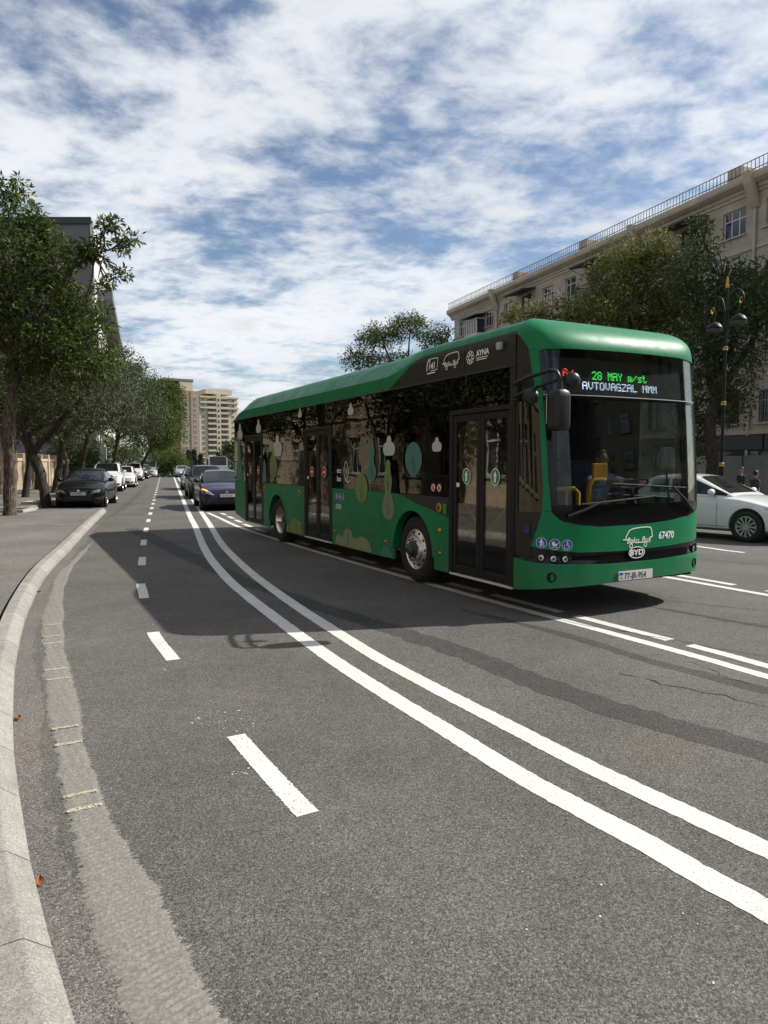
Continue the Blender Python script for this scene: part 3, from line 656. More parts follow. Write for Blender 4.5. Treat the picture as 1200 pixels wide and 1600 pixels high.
# brown half: a recessed dark strip, then two window columns
xa, xb, xc, xd = 0, tpx(24), tpx(39), tpx(50)
MB().box(xa-2, xb-.01, 3.0, 24, 0, z0+FH*16.2).build('wall', 'brown_clad', TW); MB().box(xb, xd, 0, 24, 0, z0+FH*16.0).build('wall', 'brown_clad', TW)
MB().box(xb+.4, xd-3, 1.5, 20, z0+FH*16.0, z0+FH*16.0+5.2).build('roof_house', 'beige_clad', TW); MB().prism([(1.3,z0+FH*17.73),(20.2,z0+FH*17.73),(20.2,z0+FH*17.9),(1.3,z0+FH*18.15)], 'x', xa+1, xd-2.6).build('roof', 'roof_felt', TW)
MB().box(xa-1, xb-1, 4, 20, z0+FH*16.2, z0+FH*16.2+3.6).build('roof_house', 'brown_clad', TW)
for f in range(15):
    z = z0+FH*f+1.7
    if z < 8: continue
    o = put('window', wBr['frame'], TW); o.location = ((xb+xc)/2, -.15, z); put('pane', wBr['pane'], o)
    o = put('window', wSm['frame'], TW); o.location = (xc+(xd-xc)*.5, -.15, z); put('pane', wSm['pane'], o)
    o = put('window', wSm['frame'], TW); o.location = (xa+2.5, 2.85, z); put('pane', wSm['pane'], o)
MB().box(xc-.5, xc+.0, -.25, -.001, 0, z0+FH*16).build('pilaster', 'stone_dark', TW)
for f in range(1, 16): MB().box(xb+.02, xd-.02, -.12, -.002, z0+FH*f-.15, z0+FH*f+.1).build('string_course', 'beige_clad', TW) if f % 3 == 0 else None
# cream half with stacked balconies
TC = empty('apartment_tower', (T0.x, 385, -9.6), tr, 'cream half of the distant apartment towers with stacked balconies beside the bus', 'tower')
ca, cb2, cc, cd, ce, cf = tpx(50)+.02, tpx(62), tpx(74), tpx(80), tpx(92), tpx(105)
MB().box(ca, cb2-.01, 1.2, 22, 0, z0+FH*15.3).build('wall', 'beige_clad', TC); MB().box(cb2, cc-.01, 2.6, 22, 0, z0+FH*15.3).build('wall', 'beige_clad', TC); MB().box(cc, cd, .0, 22, 0, z0+FH*15.8).build('wall', 'beige_clad', TC); MB().box(cd+.01, ce, 2.6, 22, 0, z0+FH*15.3).build('wall', 'beige_clad', TC); MB().box(ce+.01, cf, 1.4, 22, 0, z0+FH*15.0).build('wall', 'beige_clad', TC)
MB().box(cb2, cf-2, 4, 20, z0+FH*15.81, z0+FH*15.81+2.6).build('roof_house', 'beige_clad', TC)
slab = MB().box(0, cc-cb2-.1, 0, 2.55, 0, 1.05).mesh('balcony', 'beige_clad'); slab2 = MB().box(0, ce-cd-.15, 0, 2.55, 0, 1.05).mesh('balcony', 'beige_clad')
wB = win_mesh(3.2,1.7,'win_dark',(-.6,.7),None,.2,.12)
for f in range(15):
    z = z0+FH*f
    if z < 6: continue
    o = put('balcony', slab, TC); o.location = (cb2+.05, .05, z); o = put('balcony', slab2, TC); o.location = (cd+.06, .05, z)
    for xx, ww, yy in (((cb2+cc)/2-.6, wB, 2.45), ((cd+ce)/2, wB, 2.45), ((cc+cd)/2, wNr, -.12), ((ca+cb2)/2, wSm, 1.05), ((ce+cf)/2, wSm, 1.25)):
        o = put('window', ww['frame'], TC); o.location = (xx, yy, z+1.75); put('pane', ww['pane'], o)
for f in (13, 14, 15):
    MB().box(ca+.5, cc-.1, -.1, 1.19, z0+FH*f-.2, z0+FH*f+.75).build('balcony', 'beige_clad', TC); MB().box(cd+.1, cf+.3, -.1, 1.39, z0+FH*f-.2, z0+FH*f+.75).build('balcony', 'beige_clad', TC)
# --- sunlit stone front and garden wall beside the pavement (fills the bus's windows with its reflection)
LW0 = Vector((-20.5, 33., 0)); la = math.atan2(-.957, .29)
masonry('stone_sunny', (.42,.345,.235), (.38,.315,.22), (.30,.25,.17), .9, .42)
LB = empty('stone_building', (-32.3, 48.6, .1), math.atan2(-.88,.47), 'pale stone building front behind the pavement trees', 'building')
lc = [2.4+3.1*k for k in range(17)]
lh = [(c-.7,c+.7,z,z+1.9) for c in lc for z in (1.1, 4.7, 8.2)]
wall_holes(0, 56, 0, 12, lh, 0., -.35, 'wall', 'stone_sunny', LB); MB().box(-.3,56.3,-9,.5,12,12.5).build('cornice', 'stone_trim', LB); MB().box(0,.3,-9,-.36,0,12).build('wall', 'stone_sunny', LB); MB().box(55.7,56,-9,-.36,0,12).build('wall', 'stone_sunny', LB); MB().box(0,56,-9.3,-9.01,0,12).build('wall', 'stone_sunny', LB)
MB().prism([(.005,3.9),(.12,3.92),(.12,4.1),(.005,4.12)], 'x', -.05, 56.05).build('string_course', 'stone_trim', LB)
wl_ = win_mesh(1.4,1.9,'win_white',(0,),.4)
for c in lc:
    for z in (1.1, 4.7, 8.2):
        o = pane_window(LB, c, z+.95, 1.4, 1.9, -.28, wl_); s_ = put('sill', sillm, o); s_.location = (0,.28,-.955)
GW = empty('garden_wall', (-17.2, 27.5, .1), math.atan2(.957,-.29), 'pale stone garden wall with pillars behind the leaning pavement trees', 'wall')
for k in range(16):
    MB().box(k*3+.26,k*3+2.74,-.14,.14,0,1.75).build('wall_panel', 'stone_sunny', GW); MB().box(k*3+.24,k*3+2.76,-.19,.19,1.752,1.9).build('coping', 'stone_trim', GW); MB().box(k*3-.25,k*3+.25,-.24,.24,0,2.2).build('pillar', 'stone_sunny', GW, bevel=.03)
# --- unseen stand-in block behind the camera, added for dark windscreen and car window reflections
wbb = win_mesh(1.4,1.9,'win_dark',(0,),.4)
BB = empty('reflection_block', (30, -26, 0), R(72), 'unseen stand-in stone block behind the viewer, added for dark reflections', 'building')
bl = [2.+3.3*k for k in range(14)]
wall_holes(0, 47, 0, 15, [(c-.7,c+.7,z,z+1.9) for c in bl for z in (1.2,4.8,8.2,11.4)], 0, .3, 'wall', 'stone_dark', BB); MB().box(-.2,47.2,-.3,9,15,15.5).build('cornice', 'stone_trim', BB)
for c in bl:
    for z in (1.2,4.8,8.2,11.4): pane_window(BB, c, z+.95, 1.4, 1.9, .2, wbb)
# ------------------------------------------------------------------ the bus
mat('bus_green', (.006, .172, .064), .42, coat=.0, spec=.22, vary=.08, vscale=2.0); mat('bus_black', (.014, .014, .015), .4, coat=.0, spec=.35, vary=.15, vscale=3)
mat('gloss_black', (.006, .006, .007), .10, spec=.3); mat('rubber', (.014, .013, .012), .8, vary=.3, vscale=20); mat('chassis', (.012, .012, .012), .9)
mat('alu', (.80, .79, .77), .38, metal=1., vary=.15, vscale=8); mat('steel_dark', (.08, .08, .085), .5, metal=.6); mat('hole', (.004, .004, .004), .9)
mat('door_frame', (.016, .016, .016), .5, spec=.2); mat('grey_trim', (.35, .35, .34), .6); mat('silver_strip', (.55, .55, .53), .45)
mat('white_print', (.82, .82, .80), .6); mat('cloud_print', (.46, .46, .43), .6); mat('teal_print', (.055, .17, .155), .6); mat('leaf_print', (.14, .22, .07), .6); mat('sage_print', (.17, .21, .12), .6); mat('bush_print', (.20, .25, .13), .6)
mat('print_dark', (.02, .06, .05), .6); mat('sign_green', (.03, .20, .06), .5); mat('sign_red', (.45, .02, .03), .5); mat('sign_blue', (.03, .07, .30), .5)
mat('amber', (.75, .20, .02), .25, coat=.5); mat('amber_btn', (.60, .30, .02), .4); mat('yellow_rail', (.80, .50, .04), .45); mat('orange_panel', (.70, .33, .02), .5)
mat('lamp_glass', (.75, .75, .75), .12, metal=.6); mat('chrome', (.8, .8, .8), .12, metal=1.)
glass('tint_glass', (.10, .10, .095), .85, wave=.12); glass('door_glass', (.66, .64, .60), .55, wave=.08); glass('screen_glass', (.80, .84, .82), .5); glass('corner_glass', (.16, .15, .14), 1.0, wave=.2); glass('far_glass', (.72,.72,.70), 1.0)
mat('interior', (.16, .16, .16), .7, vary=.1); mat('interior_dark', (.03, .03, .032), .7); mat('seat_blue', (.04, .06, .14), .85, vary=.2, vscale=40); mat('bus_floor', (.12, .12, .125), .7)
mat('led_green', (.02,.1,.02), .5, emit=(.05,.75,.10), estr=3.); mat('led_white', (.1,.1,.1), .5, emit=(.62,.72,.95), estr=2.4); mat('led_red', (.1,.01,.01), .5, emit=(.95,.05,.04), estr=2.4)
mat('plate', (.62, .62, .60), .5); mat('plate_text', (.02, .02, .02), .6)
_t = MATS['bus_green'].node_tree; _b = _t.nodes['Principled BSDF']; _P = node(_t, 'ShaderNodeTexCoord').outputs['Object']   # road dust thrown up on the skirts
_z = node(_t, 'ShaderNodeSeparateXYZ', {0: _P}).outputs[2]; _n = node(_t, 'ShaderNodeTexNoise', {'Vector': _P, 'Scale': 3.2, 'Detail': 7., 'Roughness': .7}).outputs['Fac']
_h = node(_t, 'ShaderNodeMapRange', {'Value': _z, 'From Min': .25, 'From Max': .85, 'To Min': .55, 'To Max': .0}).outputs[0]
_d = node(_t, 'ShaderNodeMath', {0: _h, 1: node(_t, 'ShaderNodeMapRange', {'Value': _n, 'From Min': .35, 'From Max': .75}).outputs[0]}, operation='MULTIPLY').outputs[0]
_src = _b.inputs['Base Color'].links[0].from_socket
_m = node(_t, 'ShaderNodeMix', {0: _d, 6: _src, 7: (.13, .12, .10, 1)}, data_type='RGBA'); _t.links.new(_m.outputs[2], _b.inputs['Base Color'])
_r = node(_t, 'ShaderNodeMapRange', {'Value': _n, 'From Min': .3, 'From Max': .7, 'To Min': .34, 'To Max': .55}); _t.links.new(_r.outputs[0], _b.inputs['Roughness'])
BUS = empty('bus', (.5017, 9.813, 0), math.atan2(-math.cos(.4801), math.sin(.4801)), 'green electric city bus with leafy prints, three doors and lit route display', 'bus')
BW = 2.60
CPN = [(1.30,2.72),(.8,2.71),(.4,2.66),(.15,2.56),(.04,2.42),(0.,2.25),(0.,2.1)]
_full = CPN[::-1] + [(BW-y, x) for y, x in CPN[1:]]
_O = catmull(_full, 20); _S = np.r_[0, np.cumsum(np.hypot(*np.diff(_O, axis=0).T))]; HALF = _S[-1]/2; _S = _S/_S[-1]
def cap(u, z, off=0.):
    """nose of the bus: u -1 near side .. 1 far side, off outwards"""
    t = (u+1)/2; y = float(np.interp(t, _S, _O[:,0])); x = float(np.interp(t, _S, _O[:,1]))
    y1 = float(np.interp(min(1, t+.004), _S, _O[:,0])); x1 = float(np.interp(min(1, t+.004), _S, _O[:,1])); y0 = float(np.interp(max(0, t-.004), _S, _O[:,0])); x0 = float(np.interp(max(0, t-.004), _S, _O[:,1]))
    zz = min(1, max(0, (z-1.1)/1.83)); dF = .16*zz**1.5; e = min(.9995, max(0, (z-2.93)/.41)); dF += .6*(1-math.sqrt(1-e*e))
    k = min(1, max(0, (x-2.1)/.62)); dS = .34*(1-math.sqrt(1-min(.9995, max(0, (z-3.1)/.24))**2)) + .05*zz**1.5*k
    v = (y-BW/2)/(BW/2); nx, ny = (y1-y0), -(x1-x0); n = math.hypot(nx, ny)+1e-9
    lo = .03*min(1, max(0, (.66-z)/.06)) if z < .66 else 0
    return (x-dF*k + nx/n*(off+lo*k), BW/2+v*(BW/2-dS) + ny/n*(off+lo*k*.3), z)
def fI(pts):
    X = [p[0] for p in pts]; Y = [p[1] for p in pts]; return lambda q: float(np.interp(q, X, Y))
def cap_patch(name, m, ulo, uhi, zlo, zhi, nz=10, nu=24, off=0., th=.025, parent=BUS, swap=False, smooth=40):
    """ulo/uhi may depend on z (functions of relative height), zlo/zhi on u"""
    G = []
    for i in range(nz+1):
        row = []
        for j in range(nu+1):
            t = j/nu; s = i/nz
            for it in range(3):
                if it == 0: z = .5*((zlo(0) if callable(zlo) else zlo)+(zhi(0) if callable(zhi) else zhi))
                a = ulo(z) if callable(ulo) else ulo; b = uhi(z) if callable(uhi) else uhi
                u = a+(b-a)*t; l = zlo(u) if callable(zlo) else zlo; h = zhi(u) if callable(zhi) else zhi
                z = l+(h-l)*s
            row.append(cap(u, z, off))
        G.append(row)
    return MB().grid(G, th).build(name, m, parent, smooth=smooth)
# curves read off the nose
z_bot = fI([(-1,.27),(-.7,.34),(-.47,.36),(.1,.39),(.63,.39),(1,.33)])
z_bt = fI([(-1,.64),(-.87,.62),(-.57,.60),(-.27,.585),(.17,.59),(.7,.625),(1,.64)])
z_st = fI([(-1,.66),(-.84,.785),(-.63,.74),(-.5,.722),(-.1,.712),(.28,.73),(.64,.76),(.84,.785),(1,.66)])
z_wb = fI([(-1,1.5),(-.72,1.32),(-.698,1.18),(-.685,1.14),(-.633,1.07),(-.5,1.025),(-.34,1.0),(.055,1.005),(.3,1.03),(.49,1.07),(.633,1.10),(.685,1.15),(.70,1.2),(.72,1.35),(1,1.5)])
z_wt = fI([(-.78,2.90),(-.74,2.925),(-.6,2.935),(-.26,2.945),(.1,2.95),(.5,2.95),(.70,2.93),(.78,2.90)])
pin = fI([(1.1,-.695),(1.5,-.72),(1.96,-.732),(2.66,-.762),(2.95,-.775)])
pout = fI([(.785,-.838),(1.0,-.79),(1.18,-.76),(1.44,-.755),(1.96,-.77),(2.37,-.785),(2.67,-.826),(2.9,-.85),(2.98,-.867),(3.11,-.95),(3.14,-1)])
pinR = lambda z: -pin(z); poutR = lambda z: -pout(z)
cap_patch('bumper', 'bus_green', -1, 1, z_bot, z_bt, 8, 80)
cap_patch('lamp_strip', 'gloss_black', -1, 1, lambda u: z_bt(u)+.004, z_st, 4, 80, off=-.012)
cap_patch('front_panel', 'bus_green', lambda z: pout(z), lambda z: -pout(z), lambda u: z_st(u)+.004, lambda u: min(z_wb(u), 1.18), 10, 80)
for s in (-1, 1):
    a, b = (pout, pin) if s < 0 else (pinR, poutR)
    cap_patch('pillar', 'bus_green', a, b, 1.184, 2.93, 26, 5)
# dome of the roof front
cap_patch('roof_front', 'bus_green', lambda z: max(-1, pout(min(z, 3.139))) if z < 3.14 else -1, lambda z: min(1, -pout(min(z, 3.139))) if z < 3.14 else 1, lambda u: z_wt(max(-.78, min(.78, u)))+.006 if abs(u) < .79 else 2.934, 3.339, 22, 80, th=0.)
# windscreen: black border, clear pane and the display band above
cap_patch('windscreen_border', 'gloss_black', lambda z: pin(z)+.002, lambda z: -pin(z)-.002, lambda u: z_wb(u)+.003, 1.245, 6, 60, off=-.008)
cap_patch('windscreen_border', 'gloss_black', lambda z: pin(z)+.002, -.665, 1.247, 2.40, 12, 4, off=-.008)
cap_patch('windscreen_border', 'gloss_black', .665, lambda z: -pin(z)-.002, 1.247, 2.40, 12, 4, off=-.008)
cap_patch('windscreen_border', 'gloss_black', lambda z: pin(z)+.002, lambda z: -pin(z)-.002, 2.402, 2.435, 2, 60, off=-.008)
cap_patch('windscreen', 'screen_glass', -.663, .663, 1.247, 2.40, 12, 50, off=-.010, th=.006)
cap_patch('display_window', 'screen_glass', lambda z: pin(z)+.002, lambda z: -pin(z)-.002, 2.447, lambda u: z_wt(u), 8, 60, off=-.010, th=.006)
cap_patch('divider_strip', 'grey_trim', lambda z: pin(z)+.004, lambda z: -pin(z)-.004, 2.4365, 2.4455, 1, 60, off=-.006, th=.01)
# black corner between door and pillar, with its quarter light
cap_patch('corner_panel', 'bus_black', -1, pout, .665, 1.16, 8, 8, off=-.004)
cap_patch('corner_panel', 'bus_black', -1, pout, 2.405, 3.135, 10, 8, off=-.004)
cap_patch('corner_panel', 'bus_black', -1, -.965, 1.163, 2.402, 10, 3, off=-.004)
cap_patch('quarter_light', 'corner_glass', -.963, pout, 1.163, 2.402, 10, 8, off=-.006, th=.006)
cap_patch('corner_panel', 'bus_black', poutR, 1, .665, 1.16, 8, 8, off=-.004); cap_patch('corner_panel', 'bus_black', poutR, 1, 2.405, 3.135, 10, 8, off=-.004)
cap_patch('quarter_light', 'far_glass', poutR, 1, 1.163, 2.402, 10, 8, off=-.006, th=.006)
# display board behind the glass
bd = MB(); 
G = [[cap(u, z, -.10) for u in np.linspace(-.66, .60, 30)] for z in (2.47, 2.86)]
BUSD = bd.grid(G, .03).build('display_board', 'interior_dark', BUS)
FONT5 = {'2':'01110100010000100010001000100011111','8':'01110100011000101110100011000101110','M':'10001110111010110101100011000110001','A':'01110100011000111111100011000110001','Y':'10001100010101000100001000010000100',
 'm':'00000000001101010101101011010110101','/':'00000000010001000100010001000000000','s':'00000000000111110000011100000111110','t':'01000010001110001000010000100100110','V':'10001100011000110001100010101000100','T':'11111001000010000100001000010000100',
 'O':'01110100011000110001100011000101110','G':'01110100011000010111100011000101111','Z':'11111000010001000100010001000011111','L':'10000100001000010000100001000011111','N':'10001110011010110011100011000110001',' ':'0'*35}
def led(txt, u0, u1, z0, z1, m, mapper):
    n = len(txt); cw = (u1-u0)/(n*6-1); ch = (z1-z0)/7; mb = MB()
    for i, c in enumerate(txt):
        b = FONT5[c]
        for r in range(7):
            for k in range(5):
                if b[r*5+k] == '1':
                    ua = u0+(i*6+k+.04)*cw; ub = ua+cw*.92; zb = z1-r*ch-ch*.16; za = zb-ch*.62
                    mb.add([mapper(ua,za), mapper(ub,za), mapper(ub,zb), mapper(ua,zb)], [(0,1,2,3)])
    return mb.build('led_text', m, BUSD)
mD = lambda u, z: cap(u, z, -.094)
led('28 MAY m/st', -.335, .185, 2.632, 2.725, 'led_green', mD); led('AVTOVAGZAL NMM', -.425, .285, 2.518, 2.605, 'led_white', mD); led('A/', -.585, -.495, 2.655, 2.74, 'led_red', mD)

# --- 2D prints
class D2:
    def __init__(s): s.v = []; s.f = []
    def add(s, v, f): o = len(s.v); s.v += list(v); s.f += [tuple(i+o for i in q) for q in f]; return s
    def poly(s, P): return s.add(P, [tuple(range(len(P)))])
    def ell(s, c, a, b, n=28, rot=0.):
        return s.poly([(c[0]+a*math.cos(t)*math.cos(rot)-b*math.sin(t)*math.sin(rot), c[1]+a*math.cos(t)*math.sin(rot)+b*math.sin(t)*math.cos(rot)) for t in np.linspace(0, 2*math.pi, n, endpoint=False)])
    def rect(s, x0, x1, y0, y1): return s.poly([(x0,y0),(x1,y0),(x1,y1),(x0,y1)])
    def stroke(s, P, w, closed=False):
        P = np.array(P, float); n = len(P); Q = np.roll(P, -1, 0)-np.roll(P, 1, 0)
        if not closed: Q[0] = P[1]-P[0]; Q[-1] = P[-1]-P[-2]
        L = np.hypot(Q[:,0], Q[:,1])+1e-9; N = np.stack([-Q[:,1]/L, Q[:,0]/L], 1)*w/2
        v = [tuple(p) for p in np.vstack([P+N, P-N])]; m = n if closed else n-1
        return s.add(v, [(i, (i+1) % n, n+(i+1) % n, n+i) for i in range(m)])
    def ring(s, c, a, b, w, n=32): return s.stroke([(c[0]+a*math.cos(t), c[1]+b*math.sin(t)) for t in np.linspace(0, 2*math.pi, n, endpoint=False)], w, True)
    def text(s, txt, x, y, size, shear=0., sx=1., align='LEFT', bold=0.):
        cu = bpy.data.curves.new('t', 'FONT'); cu.body = txt; cu.size = size; cu.shear = shear; cu.align_x = align; cu.resolution_u = 2; cu.offset = bold
        ob = bpy.data.objects.new('t', cu); COL.objects.link(ob); dg = bpy.context.evaluated_depsgraph_get(); me = ob.evaluated_get(dg).to_mesh()
        s.add([(x+v.co.x*sx, y+v.co.y) for v in me.vertices], [tuple(p.vertices) for p in me.polygons])
        ob.evaluated_get(dg).to_mesh_clear(); bpy.data.objects.remove(ob); bpy.data.curves.remove(cu); return s
    def build(s, name, m, mapper, parent):
        return MB().add([mapper(*p) for p in s.v], s.f).build(name, m, parent)
SY = lambda y: (lambda x, z: (x, y, z))
def front_map(off): return lambda s, z: cap((s)/HALF, z, off)      # s: metres from the middle of the nose
# --- near side, lower panels (outer face at y=0)
def arc(cx, cz, r, a0, a1, n=14, sz=1.): return [(cx+r*math.cos(R(a)), cz+sz*r*math.sin(R(a))) for a in np.linspace(a0, a1, n)]
def sp(name, poly, m='bus_green', y0=0., y1=.04, parent=BUS, bevel=.006): return MB().prism(poly, 'y', y0, y1).build(name, m, parent, bevel=bevel)
FA, RA = (-.195, .42), (-6.05, .42)
fa = lambda r, a0, a1, n=14: arc(FA[0], FA[1], r, a0, a1, n, 1.08); ra = lambda r, a0, a1, n=14: arc(RA[0], RA[1], r, a0, a1, n, 1.08)
wtop = 1.258
GREEN = [[(-9.38,.42),(-8.47,.285),(-8.47,wtop),(-9.40,wtop)],
 [(-7.05,.275),(RA[0]-.575,.275)] + [(RA[0]-.56,.40)] + ra(.57, 180, 90, 9) + [(RA[0], wtop),(-7.05, wtop)],
 [(RA[0]+.004, wtop)] + ra(.57, 90, 0, 9)[0:] + [(RA[0]+.575,.27),(-4.475,.265),(-4.475,wtop)],
 [(-3.09,.26),(-1.196,.262),(-1.196,wtop),(-3.09,wtop)],
 [(-1.188,.262),(FA[0]-.575,.265)] + fa(.57, 180, 90, 9) + [(FA[0],1.150),(-.45,1.225),(-.62,1.25),(-.84,wtop),(-1.188,wtop)],
 [(FA[0]+.004,1.15)] + fa(.57, 90, 0, 9) + [(FA[0]+.575,.265),(.735,.268),(.735,.985),(.29,1.075)]]
for P in GREEN: sp('side_panel', P)
sp('side_panel', [(-.83,wtop),(-.62,1.254),(-.45,1.229),(FA[0],1.154),(.29,1.08),(.735,.99),(.735,wtop)], 'bus_black', .002)
# flared lips round the wheel arches, style line, panel seams
for C, fn in ((FA, fa), (RA, ra)):
    o_, i_ = fn(.665, 178, 2, 24), fn(.565, 178, 2, 24); mb = MB(); k = len(o_)
    G = [[(p[0], 0.001, p[1]) for p in o_], [(p[0]*.25+q[0]*.75, -.022, p[1]*.25+q[1]*.75) for p, q in zip(o_, i_)], [(q[0], -.022, q[1]) for q in i_], [(q[0], .10, q[1]) for q in i_]]
    mb.grid(G).build('wheel_arch', 'bus_green', BUS, smooth=60)
    G = [[(q[0], .05, q[1]) for q in fn(.60, 185, -5, 24)], [(q[0], .62, q[1]) for q in fn(.60, 185, -5, 24)]]
    mb2 = MB().grid(G); b_ = fn(.60, 185, -5, 24); mb2.add([(p[0], .62, p[1]) for p in b_], [tuple(range(24))]); mb2.build('wheel_housing', 'chassis', BUS)
for a, b in ((-3.07,-1.21),(-1.17,-.93),(-5.42,-4.5)): MB().prism([(a,.588),(b,.588),(b,.598),(a,.604)], 'y', -.007, .003).build('style_line', 'bus_green', BUS)
MB().prism([(-4.93,.70),(-4.74,.70),(-4.74,.96),(-4.93,.96)], 'y', -.004, .004).build('flap', 'bus_green', BUS, bevel=.003)
MB().prism([(-9.2,.80),(-9.05,.80),(-9.05,1.0),(-9.2,1.0)], 'y', -.004, .004).build('flap', 'bus_green', BUS, bevel=.02)
# --- near side, glass band
PANES = [(-9.38,-8.475),(-7.05,-5.505),(-5.497,-4.475),(-3.085,-2.144),(-2.136,-1.184),(-1.176,.735)]
for a, b in PANES:
    w_ = MB().prism([(a,1.266),(b,1.266),(b,2.785),(a,2.785)], 'y', .004, .012).build('window_pane', 'tint_glass', BUS)
    f = MB()
    for q in ((a-.002,a+.028),(b-.028,b+.002)): f.box(q[0], q[1], .013, .05, 1.266, 2.785)
    f.box(a+.029, b-.029, .013, .05, 1.266, 1.32); f.box(a+.029, b-.029, .013, .05, 2.60, 2.785); f.build('frame', 'interior_dark', w_)
for a, b in ((-8.465,-7.06),(-4.465,-3.095),(.745,2.09)):
    MB().prism([(a,2.372),(b,2.372),(b,2.785),(a,2.785)], 'y', .004, .012).build('window_pane', 'tint_glass', BUS)
    MB().box(a, b, .02, .10, 2.44, 2.785).build('header', 'interior_dark', BUS)
MB().box(2.0, 2.10, -.004, .06, .30, 3.13).build('door_post', 'bus_black', BUS)
# --- doors
def door(x0, x1, sign):
    D = empty('door'); D.parent = BUS
    fr = MB(); fr.box(x0, x0+.075, -.006, .05, .29, 2.31); fr.box(x1-.075, x1, -.006, .05, .29, 2.31); fr.box(x0, x1, -.012, .06, 2.312, 2.368); fr.build('door_frame', 'door_frame', D, bevel=.006)
    mid = (x0+x1)/2
    for a, b in ((x0+.078, mid-.004), (mid+.004, x1-.078)):
        lf = MB(); lf.box(a, a+.075, .006, .045, .31, 2.305); lf.box(b-.075, b, .006, .045, .31, 2.305); lf.box(a+.076, b-.076, .006, .045, 2.22, 2.305); lf.box(a+.076, b-.076, .006, .045, .31, .40); lf.build('leaf_frame', 'door_frame', D, bevel=.008)
        MB().box(a+.074, b-.074, .018, .026, .40, .72).build('kick_panel', 'gloss_black', D)
        MB().box(a+.074, b-.074, .018, .026, .722, 2.22).build('door_pane', 'door_glass', D)
    W_ = (x1-x0)/2; a, b = x0+.10, mid-.10; c, d = mid+.10, x1-.10
    for p, q in (((a,1.72),(b-.05,1.42)), ((a,1.33),(b,.95)), ((c,1.20),(d,1.55)), ((c,.88),(d,1.25))):
        MB().tube([(p[0],  .05,p[1]),(q[0],.05,q[1])], .017, 8).build('handrail', 'yellow_rail', D, smooth=60)
    MB().box(x0+.02, x1-.02, -.004, .3, .262, .288).build('step_edge', 'silver_strip', D)
    ca, cb_ = (x0+.078+mid-.004)/2, (mid+.004+x1-.078)/2
    for cx in (ca, cb_):
        if sign == 'arrow':
            D2().ell((cx,1.54), .088, .102).build('sign_rim', 'white_print', SY(.0145), D); D2().ell((cx,1.54), .076, .09).build('sign_disc', 'sign_green', SY(.0125), D)
            D2().poly([(cx-.02,1.475),(cx+.02,1.475),(cx+.02,1.55),(cx+.036,1.55),(cx,1.61),(cx-.036,1.55),(cx-.02,1.55)]).build('arrow', 'white_print', SY(.0105), D)
        else:
            D2().ell((cx,1.54), .088, .098).build('sign_rim', 'white_print', SY(.0145), D); D2().ell((cx,1.54), .079, .089).build('sign_disc', 'sign_red', SY(.0125), D); D2().rect(cx-.05,cx+.05,1.527,1.553).build('bar', 'white_print', SY(.0105), D)
    D2().rect(x0+.10,x0+.22,1.40,1.452).build('notice', 'white_print', SY(.0105), D)
    return D
door(.748, 2.09, 'arrow'); door(-4.465, -3.095, 'stop'); door(-8.46, -7.06, 'stop')
# --- wheels
def lr(prof, c, n=40): return MB().lathe(prof, c, 'y', n)
def wheel(x, y, dirn, dish):
    Wp = empty('wheel'); Wp.parent = BUS; c = (x, y, .478); s = dirn
    lr([(.285,s*-.0),(.33,s*-.022),(.40,s*-.026),(.445,s*-.012),(.470,s*.012),(.478,s*.05),(.478,s*.2),(.46,s*.27),(.30,s*.28)], c).build('tyre', 'rubber', Wp, smooth=50)
    for k in (.10,.15,.20): lr([(.4795,s*(k-.006)),(.4795,s*(k+.006))], c).build('groove', 'hole', Wp)
    for r_ in (.36, .42): lr([(r_-.004,s*-.0235),(r_+.004,s*-.0275),(r_+.008,s*-.0235)], c).build('tyre_rib', 'rubber', Wp)
    if dish: prof = [(.288,s*-.008),(.28,s*.0),(.272,s*-.005),(.262,s*.02),(.20,s*-.01),(.185,s*-.05),(.175,s*-.055),(.12,s*-.05)]
    else: prof = [(.288,s*-.004),(.278,s*.004),(.262,s*.03),(.24,s*.11),(.20,s*.15),(.13,s*.13)]
    lr(prof, c).build('rim', 'alu', Wp, smooth=40)
    h0 = -.05 if dish else .13
    lr([(.125,s*h0),(.12,s*(h0-.02)),(.09,s*(h0-.03)),(.085,s*(h0-.07)),(.06,s*(h0-.085)),(.0005,s*(h0-.085))], c, 24).build('hub', 'steel_dark', Wp, smooth=40)
    for k in range(10):
        t = 2*math.pi*(k+.5)/10; q = (x+.152*math.cos(t), y+s*(h0), .478+.152*math.sin(t))
        MB().lathe([(.016,s*.0),(.016,s*-.018),(.010,s*-.03),(.0005,s*-.03)], q, 'y', 6).build('bolt', 'steel_dark' if dish else 'alu', Wp)
        if dish:
            t = 2*math.pi*k/10; q = Vector((x+.232*math.cos(t), y+s*.004, .478+.232*math.sin(t)))
            mb = MB(); mb.sphere((0,0,0), (.021,.012,.021), 10, 6); mb.v = [(a+q[0], b+q[1], c_+q[2]) for a, b, c_ in mb.v]; mb.build('hand_hole', 'hole', Wp, smooth=80)
wheel(-.195, .055, 1, True); wheel(-6.05, .055, 1, False); wheel(-.195, BW-.055, -1, True); wheel(-6.05, BW-.055, -1, False)
